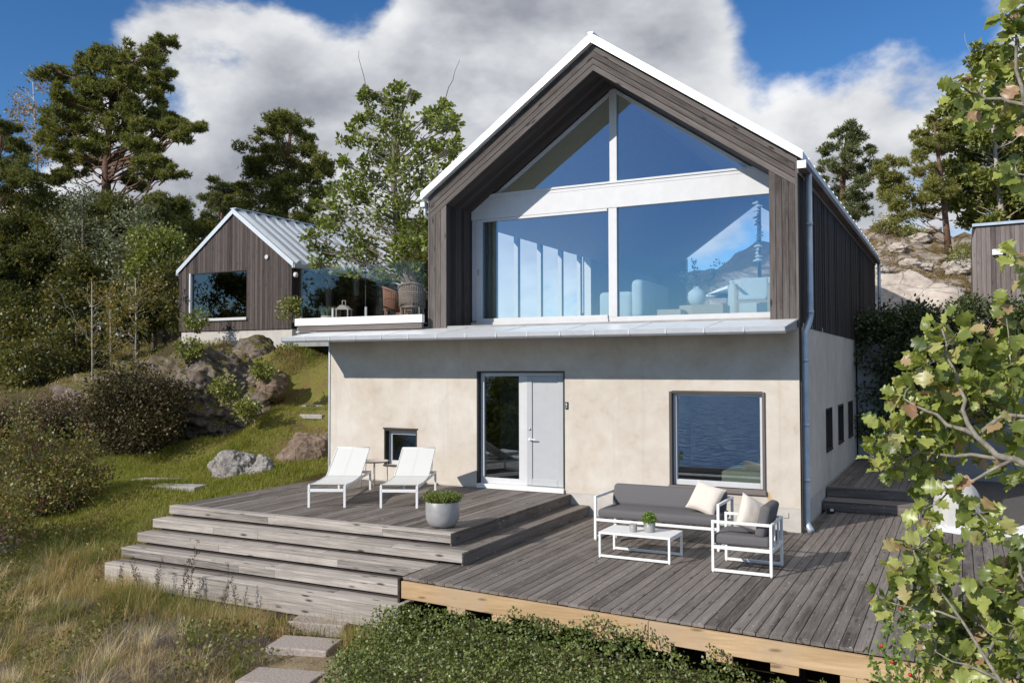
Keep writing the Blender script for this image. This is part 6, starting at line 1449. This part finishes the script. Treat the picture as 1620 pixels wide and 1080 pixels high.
for k, (px_, py_, s_) in enumerate(((372, 928, 1.1), (338, 905, .8), (352, 912, .7), (388, 918, .8), (326, 898, .6), (430, 935, .7), (300, 890, .7), (268, 882, .6), (412, 925, .6), (448, 940, .8))):
    o = wp[k] if k < 3 else copy_tree(wp[k % 3]); c = at_z(px_, py_, -.62); c[1] = min(c[1], -5.35); o.location = (c[0], c[1], gz(c[0], c[1])); o.scale = (s_, s_, s_); o.rotation_euler = (0, 0, k*1.7)
    tag(o, 'thin dry weed stalk with dark seed heads standing before the silvery steps', 'weed', WD)
gp = at_z(402, 945, -.75); gr_ = empty('leafy_plant', (gp[0], gp[1]-.05, gz(gp[0], gp[1])), 0, 'fresh green broad leaved plant at the foot of the silvery steps', 'plant')
n = 46; a_ = rng.random(n)*6.283; C = np.stack([np.cos(a_)*.10*rng.random(n), np.sin(a_)*.10*rng.random(n), .04+rng.random(n)*.14], -1); ax = np.stack([np.cos(a_), np.sin(a_), .25+rng.random(n)*.9], -1)
leaf_cloud('leaf', C, .14+.08*rng.random(n), (DIAMOND[0]*[1.1, 1, 1.6], DIAMOND[1]), MT['leaf_bright'], gr_, None, ax, np.tile([0, 0, 1.], (n, 1))+rng.normal(size=(n, 3))*.2, .8)
q = MB(); q.tube([(0, 0, -.05), (0, 0, .12)], .012, 6); q.build('stem', MT['leaf_bright'] if False else MT['twig'], gr_)
# creeping shrub below the deck
def cov_ok(x, y): return (y < -5.18-.078*(x+3.83)+.05) & (x > -4.05+.42*(-5.5-y)*.62) & (x < 7.4) & stone_free(x, y)
N = 210000; X = rng.uniform(-4.4, 5.5, N); Y = -5.0-rng.random(N)**1.15*5.2; k = cov_ok(X, Y) & (rng.random(N) < .35+.75*lownoise(X, Y, 2.2, 21)); X, Y = X[k], Y[k]
bumpz = .10+.26*lownoise(X, Y, 1.1, 22)+.14*lownoise(X, Y, 3.3, 23); bumpz *= np.clip(.35+(X+4.4)/1.2, .35, 1); bumpz += .22*np.exp(-np.abs(Y+5.35+.078*(X+3.83))/.35)*(.5+lownoise(X, Y, 1.7, 29))
Zc = hfast(X, Y)+bumpz*rng.random(len(X))**.55*1.15+.02
ax = rng.normal(size=(len(X), 3))+[0, 0, .4]
cvo = leaf_cloud('ground_cover', np.stack([X, Y, Zc], -1), .026+.02*rng.random(len(X)), (DIAMOND[0]*[1.1, 1, 1], DIAMOND[1]), MT['leaf_cover'], None, np.clip(.1+.8*rng.random(len(X))*(.5+.8*lownoise(X, Y, .9, 24)), 0, 1), ax, rng.normal(size=(len(X), 3))*.7+[0, 0, .8]); tag(cvo, kind='stuff')
q = MB(); LC = []; 
for i in range(520):
    x = random.uniform(-3.9, 4.6); y = -5.25-.078*(x+3.83)-random.random()*3.6
    if not cov_ok(np.array([x]), np.array([y]))[0]: continue
    z = gz(x, y)+.12; a = random.uniform(0, 6.28); l_ = random.uniform(.25, .65); hgt = random.uniform(.12, .42)*(1.25 if y > -5.9 else .7)
    pts = [(x+math.cos(a)*l_*t_, y+math.sin(a)*l_*t_*.7, z+hgt*math.sin(t_*2.2)) for t_ in np.linspace(0, 1, 6)]
    if any(p_[1] > yfront(p_[0])-.06 for p_ in pts): continue
    q.tube(pts, [.004, .0035, .003, .0025, .002, .001], 4, False)
    for p0, p1 in zip(pts[:-1], pts[1:]):
        for f_ in np.linspace(0, 1, 8): LC.append([p0[j]*(1-f_)+p1[j]*f_ for j in range(3)])
tag(q.build('ground_cover_twigs', MT['twig']), kind='stuff')
LC = np.repeat(np.array(LC), 2, 0); LC = LC+rng.normal(size=LC.shape)*.008
tag(leaf_cloud('ground_cover_shoots', LC, .022+.014*rng.random(len(LC)), (DIAMOND[0]*[1.1, 1, 1], DIAMOND[1]), MT['leaf_cover'], None, np.clip(.45+.5*rng.random(len(LC)), 0, 1)), kind='stuff')

# ------------------------------------------------------------------ the near oak at the right
OY = -9.6
oak = empty('near_oak', (5.0, -9.0, gz(5.0, -9.0)-.1), 0, 'young oak reaching in from the right edge with lobed yellow green leaves', 'tree')
ob_ = np.array(oak.location)
FGC = [(1492, 512, 22, 0), (1500, 545, 30, .1), (1470, 575, 28, 0), (1448, 590, 24, .1), (1520, 590, 32, .2), (1560, 560, 34, .3), (1600, 575, 36, .2), (1545, 610, 30, .1), (1430, 625, 24, 0), (1462, 640, 34, .1), (1500, 630, 34, .2), (1436, 660, 28, .1), (1405, 690, 28, 0), (1382, 722, 16, 0), (1396, 742, 18, .1), (1428, 705, 30, .1), (1466, 690, 36, .2), (1500, 690, 30, .1), (1530, 655, 30, .2), (1440, 742, 22, .1),
       (1480, 735, 26, .1), (1496, 770, 16, 0), (1470, 790, 18, .1), (1455, 820, 12, 0), (1580, 640, 30, .3), (1610, 620, 30, .2), (1575, 680, 22, .2), (1605, 665, 24, .1), (1596, 735, 20, .1), (1615, 760, 16, .1), (1545, 812, 26, 0), (1560, 838, 16, 0), (1535, 520, 16, .2), (1606, 520, 22, .3), (1580, 600, 30, .4), (1540, 720, 20, .3), (1610, 700, 18, .3),
       (1440, 868, 22, 0), (1470, 850, 16, 0), (1428, 905, 24, 0), (1462, 896, 24, .1), (1490, 880, 22, .1), (1440, 940, 28, .1), (1475, 930, 30, .1), (1500, 905, 14, 0), (1405, 965, 14, 0), (1388, 945, 10, 0), (1450, 985, 22, .1), (1485, 975, 30, .2), (1520, 960, 24, .2), (1535, 990, 28, .2), (1560, 930, 22, .1), (1590, 900, 22, .1), (1610, 935, 28, .1), (1585, 965, 30, .2), (1560, 990, 30, .3), (1605, 990, 30, .1), (1500, 1020, 28, .2), (1540, 1035, 30, .2), (1580, 1030, 30, .2), (1615, 1040, 28, .1), (1470, 1040, 18, .1), (1520, 1068, 26, .2), (1565, 1070, 28, .2), (1610, 1080, 24, .2), (1595, 850, 14, .0), (1612, 875, 14, .1),
       (1606, 12, 16, 0), (1590, 22, 12, 0), (1615, 40, 20, .1), (1600, 60, 14, 0), (1612, 75, 20, .1), (1602, 102, 18, .1), (1560, 112, 16, 0), (1535, 125, 16, 0), (1516, 132, 10, 0), (1520, 152, 16, 0), (1550, 145, 24, .1), (1580, 135, 24, .2), (1608, 130, 22, .1), (1532, 178, 16, 0), (1562, 168, 22, .1), (1592, 165, 26, .1), (1616, 170, 22, .2), (1548, 190, 14, .1), (1575, 195, 16, .1), (1606, 195, 18, .1), (1606, 262, 14, .0), (1615, 285, 12, .1), (1604, 405, 14, 0), (1612, 432, 14, .1), (1590, 480, 10, .2)]
C = []; A = []; Nn = []; Tn = []; tips = []
for (px_, py_, r_, dd) in FGC:
    c = at(px_, py_, OY+dd*1.3+random.uniform(-.12, .12)); c[0] += 0; sc_ = float(np.dot(c-CAM, FW))/FPX; n = max(6, int((r_/9.0)**1.75*3.3)); tips.append((c, r_*sc_))
    for _ in range(n):
        d_ = unit(rng.normal(size=3)*[1, .9, .75]); p_ = c+d_*r_*sc_*random.random()**.6*.95
        C.append(p_); A.append(d_+rng.normal(size=3)*.5+[-.15, 0, -.05]); Nn.append(rng.normal(size=3)*.55+np.array([-.35, -.65, .75])); Tn.append(random.random())
C = np.array(C)-ob_; Tn = np.array(Tn)
lv = leaf_cloud('leaf_canopy', C, .042+.042*rng.random(len(C)), OAK, MT['leaf_fg'], oak, Tn, np.array(A), np.array(Nn), 1.45)
q = MB()
q.tube([(0, 0, -.2), (-.05, .05, 1.5), (.05, .1, 2.9), (0, .0, 4.4), (-.1, 0, 5.6), (-.1, .05, 6.6)], [.14, .12, .10, .075, .05, .03], 10)
def fgl(px_list, y, rs): 
    pts = [tuple(at(a, b_, y+i_*.0)-ob_) for i_, (a, b_) in enumerate(px_list)]
    q.tube(pts, rs, 7)
    return pts
def branch(px_list, y, r0, r1, start=None):
    pts = [at(a, b_, y)-ob_ for a, b_ in px_list]
    if start is not None: pts = [np.array(start), (np.array(start)+pts[0])/2+[0, 0, -.06]]+pts
    fine = []
    for i in range(len(pts)-1):
        for t_ in (0, .5): fine.append(pts[i]*(1-t_)+pts[i+1]*t_+(rng.normal(size=3)*.008 if i+t_ else 0))
    fine.append(pts[-1]); m_ = len(fine)
    q.tube([tuple(p_) for p_ in fine], [r0+(r1-r0)*i/(m_-1) for i in range(m_)], 7); return fine
SK = []
SK += branch([(1640, 735), (1580, 722), (1545, 690), (1524, 655), (1516, 610), (1498, 560), (1490, 520)], OY, .019, .003, (0, .02, 3.3))
SK += branch([(1600, 726), (1540, 720), (1480, 715), (1430, 725), (1388, 738)], OY+.05, .010, .0025)
SK += branch([(1545, 690), (1500, 668), (1460, 650), (1430, 630)], OY, .011, .003)
SK += branch([(1545, 690), (1580, 660), (1620, 655), (1660, 650)], OY+.1, .009, .008)
SK += branch([(1524, 655), (1560, 610), (1600, 580)], OY+.25, .010, .004)
SK += branch([(1600, 728), (1545, 760), (1500, 780), (1462, 805)], OY, .008, .002)
SK += branch([(1640, 960), (1610, 850), (1560, 825), (1540, 800)], OY, .010, .003, (0, 0, 2.3))
SK += branch([(1600, 1100), (1560, 1040), (1520, 980), (1480, 920), (1445, 870)], OY, .012, .003, (0, 0, 1.2))
SK += branch([(1560, 1040), (1590, 980), (1610, 930)], OY+.1, .008, .003)
SK += branch([(1520, 980), (1450, 965), (1400, 950)], OY, .006, .002)
SK += branch([(1590, 1080), (1530, 1050), (1480, 1030)], OY+.1, .008, .002)
SK += branch([(1650, 190), (1620, 165), (1580, 155), (1545, 150), (1520, 150)], OY, .013, .003, (0, 0, 6.0))
SK += branch([(1620, 165), (1610, 110), (1604, 60), (1600, 20)], OY, .009, .003)
SK += branch([(1650, 280), (1610, 275)], OY, .006, .003, (0, 0, 5.2)); SK += branch([(1650, 430), (1605, 415)], OY, .006, .003, (0, 0, 4.6))
SKA = np.array([np.array(p_) for p_ in SK])
for (c, r_) in tips:
    l = c-ob_; a = SKA[np.argmin(np.linalg.norm(SKA-l, axis=1))]
    limb(q, a, l, .0045, .002, .05, 4)
    for _ in range(3): limb(q, l, l+unit(rng.normal(size=3))*r_*.8, .002, .001, 0, 3)
q.build('trunk', MT['bark_oak'], oak)
# off-frame remainder of its crown
cl = ell_clusters((0.3, .1, 4.2), (1.5, 1.6, 2.6), 60, .3, 777); cl = [k_ for k_ in cl if k_[0] > -.6]
C2, A2 = clusters_leaves(cl, 6, .09); leaf_cloud('outer_crown', C2, .07+.04*rng.random(len(C2)), OAK, MT['leaf_fg'], oak, None, A2, None, 1.2)
# rose shoots with hips in front of the oak
rs_ = at(1440, 1100, -8.9); rs_root = empty('rose_shoots', (rs_[0], -8.9, rs_[2]-.3), 0, 'thin rose shoots with red hips below the near oak leaves', 'shrub')
q = MB(); LC = []; h = MB(); ro = np.array(rs_root.location)
for (px_, py_) in ((1380, 945), (1395, 1015), (1425, 955), (1450, 1000), (1412, 1040), (1470, 1020), (1372, 1030), (1440, 1060), (1500, 1050), (1392, 960)):
    e = at(px_, py_, -8.9+random.uniform(-.2, .2))-ro; b_ = np.array([random.uniform(.0, .35), random.uniform(-.1, .1), -.4]); pts = [b_*(1-t_)+e*t_+np.array([0, 0, .1*math.sin(3.1*t_)]) for t_ in np.linspace(0, 1, 8)]
    q.tube([tuple(p_) for p_ in pts], [.005, .0045, .004, .0035, .003, .0025, .002, .0015], 5, False)
    for p0, p1 in zip(pts[3:-1], pts[4:]):
        for f_ in np.linspace(0, 1, 9): LC.append(p0*(1-f_)+p1*f_)
    if random.random() < .8: h.lathe([(.002, -.012), (.009, -.006), (.011, .002), (.005, .010)], 8, tuple(e+np.array([.0, 0, -.02])))
LC = np.repeat(np.array(LC), 2, 0)+rng.normal(size=(len(LC)*2, 3))*.012
leaf_cloud('foliage', LC, .026+.014*rng.random(len(LC)), DIAMOND, MT['leaf_bright'], rs_root); q.build('stem', MT['twig'], rs_root); h.build('rosehip', MT['hip'], rs_root)
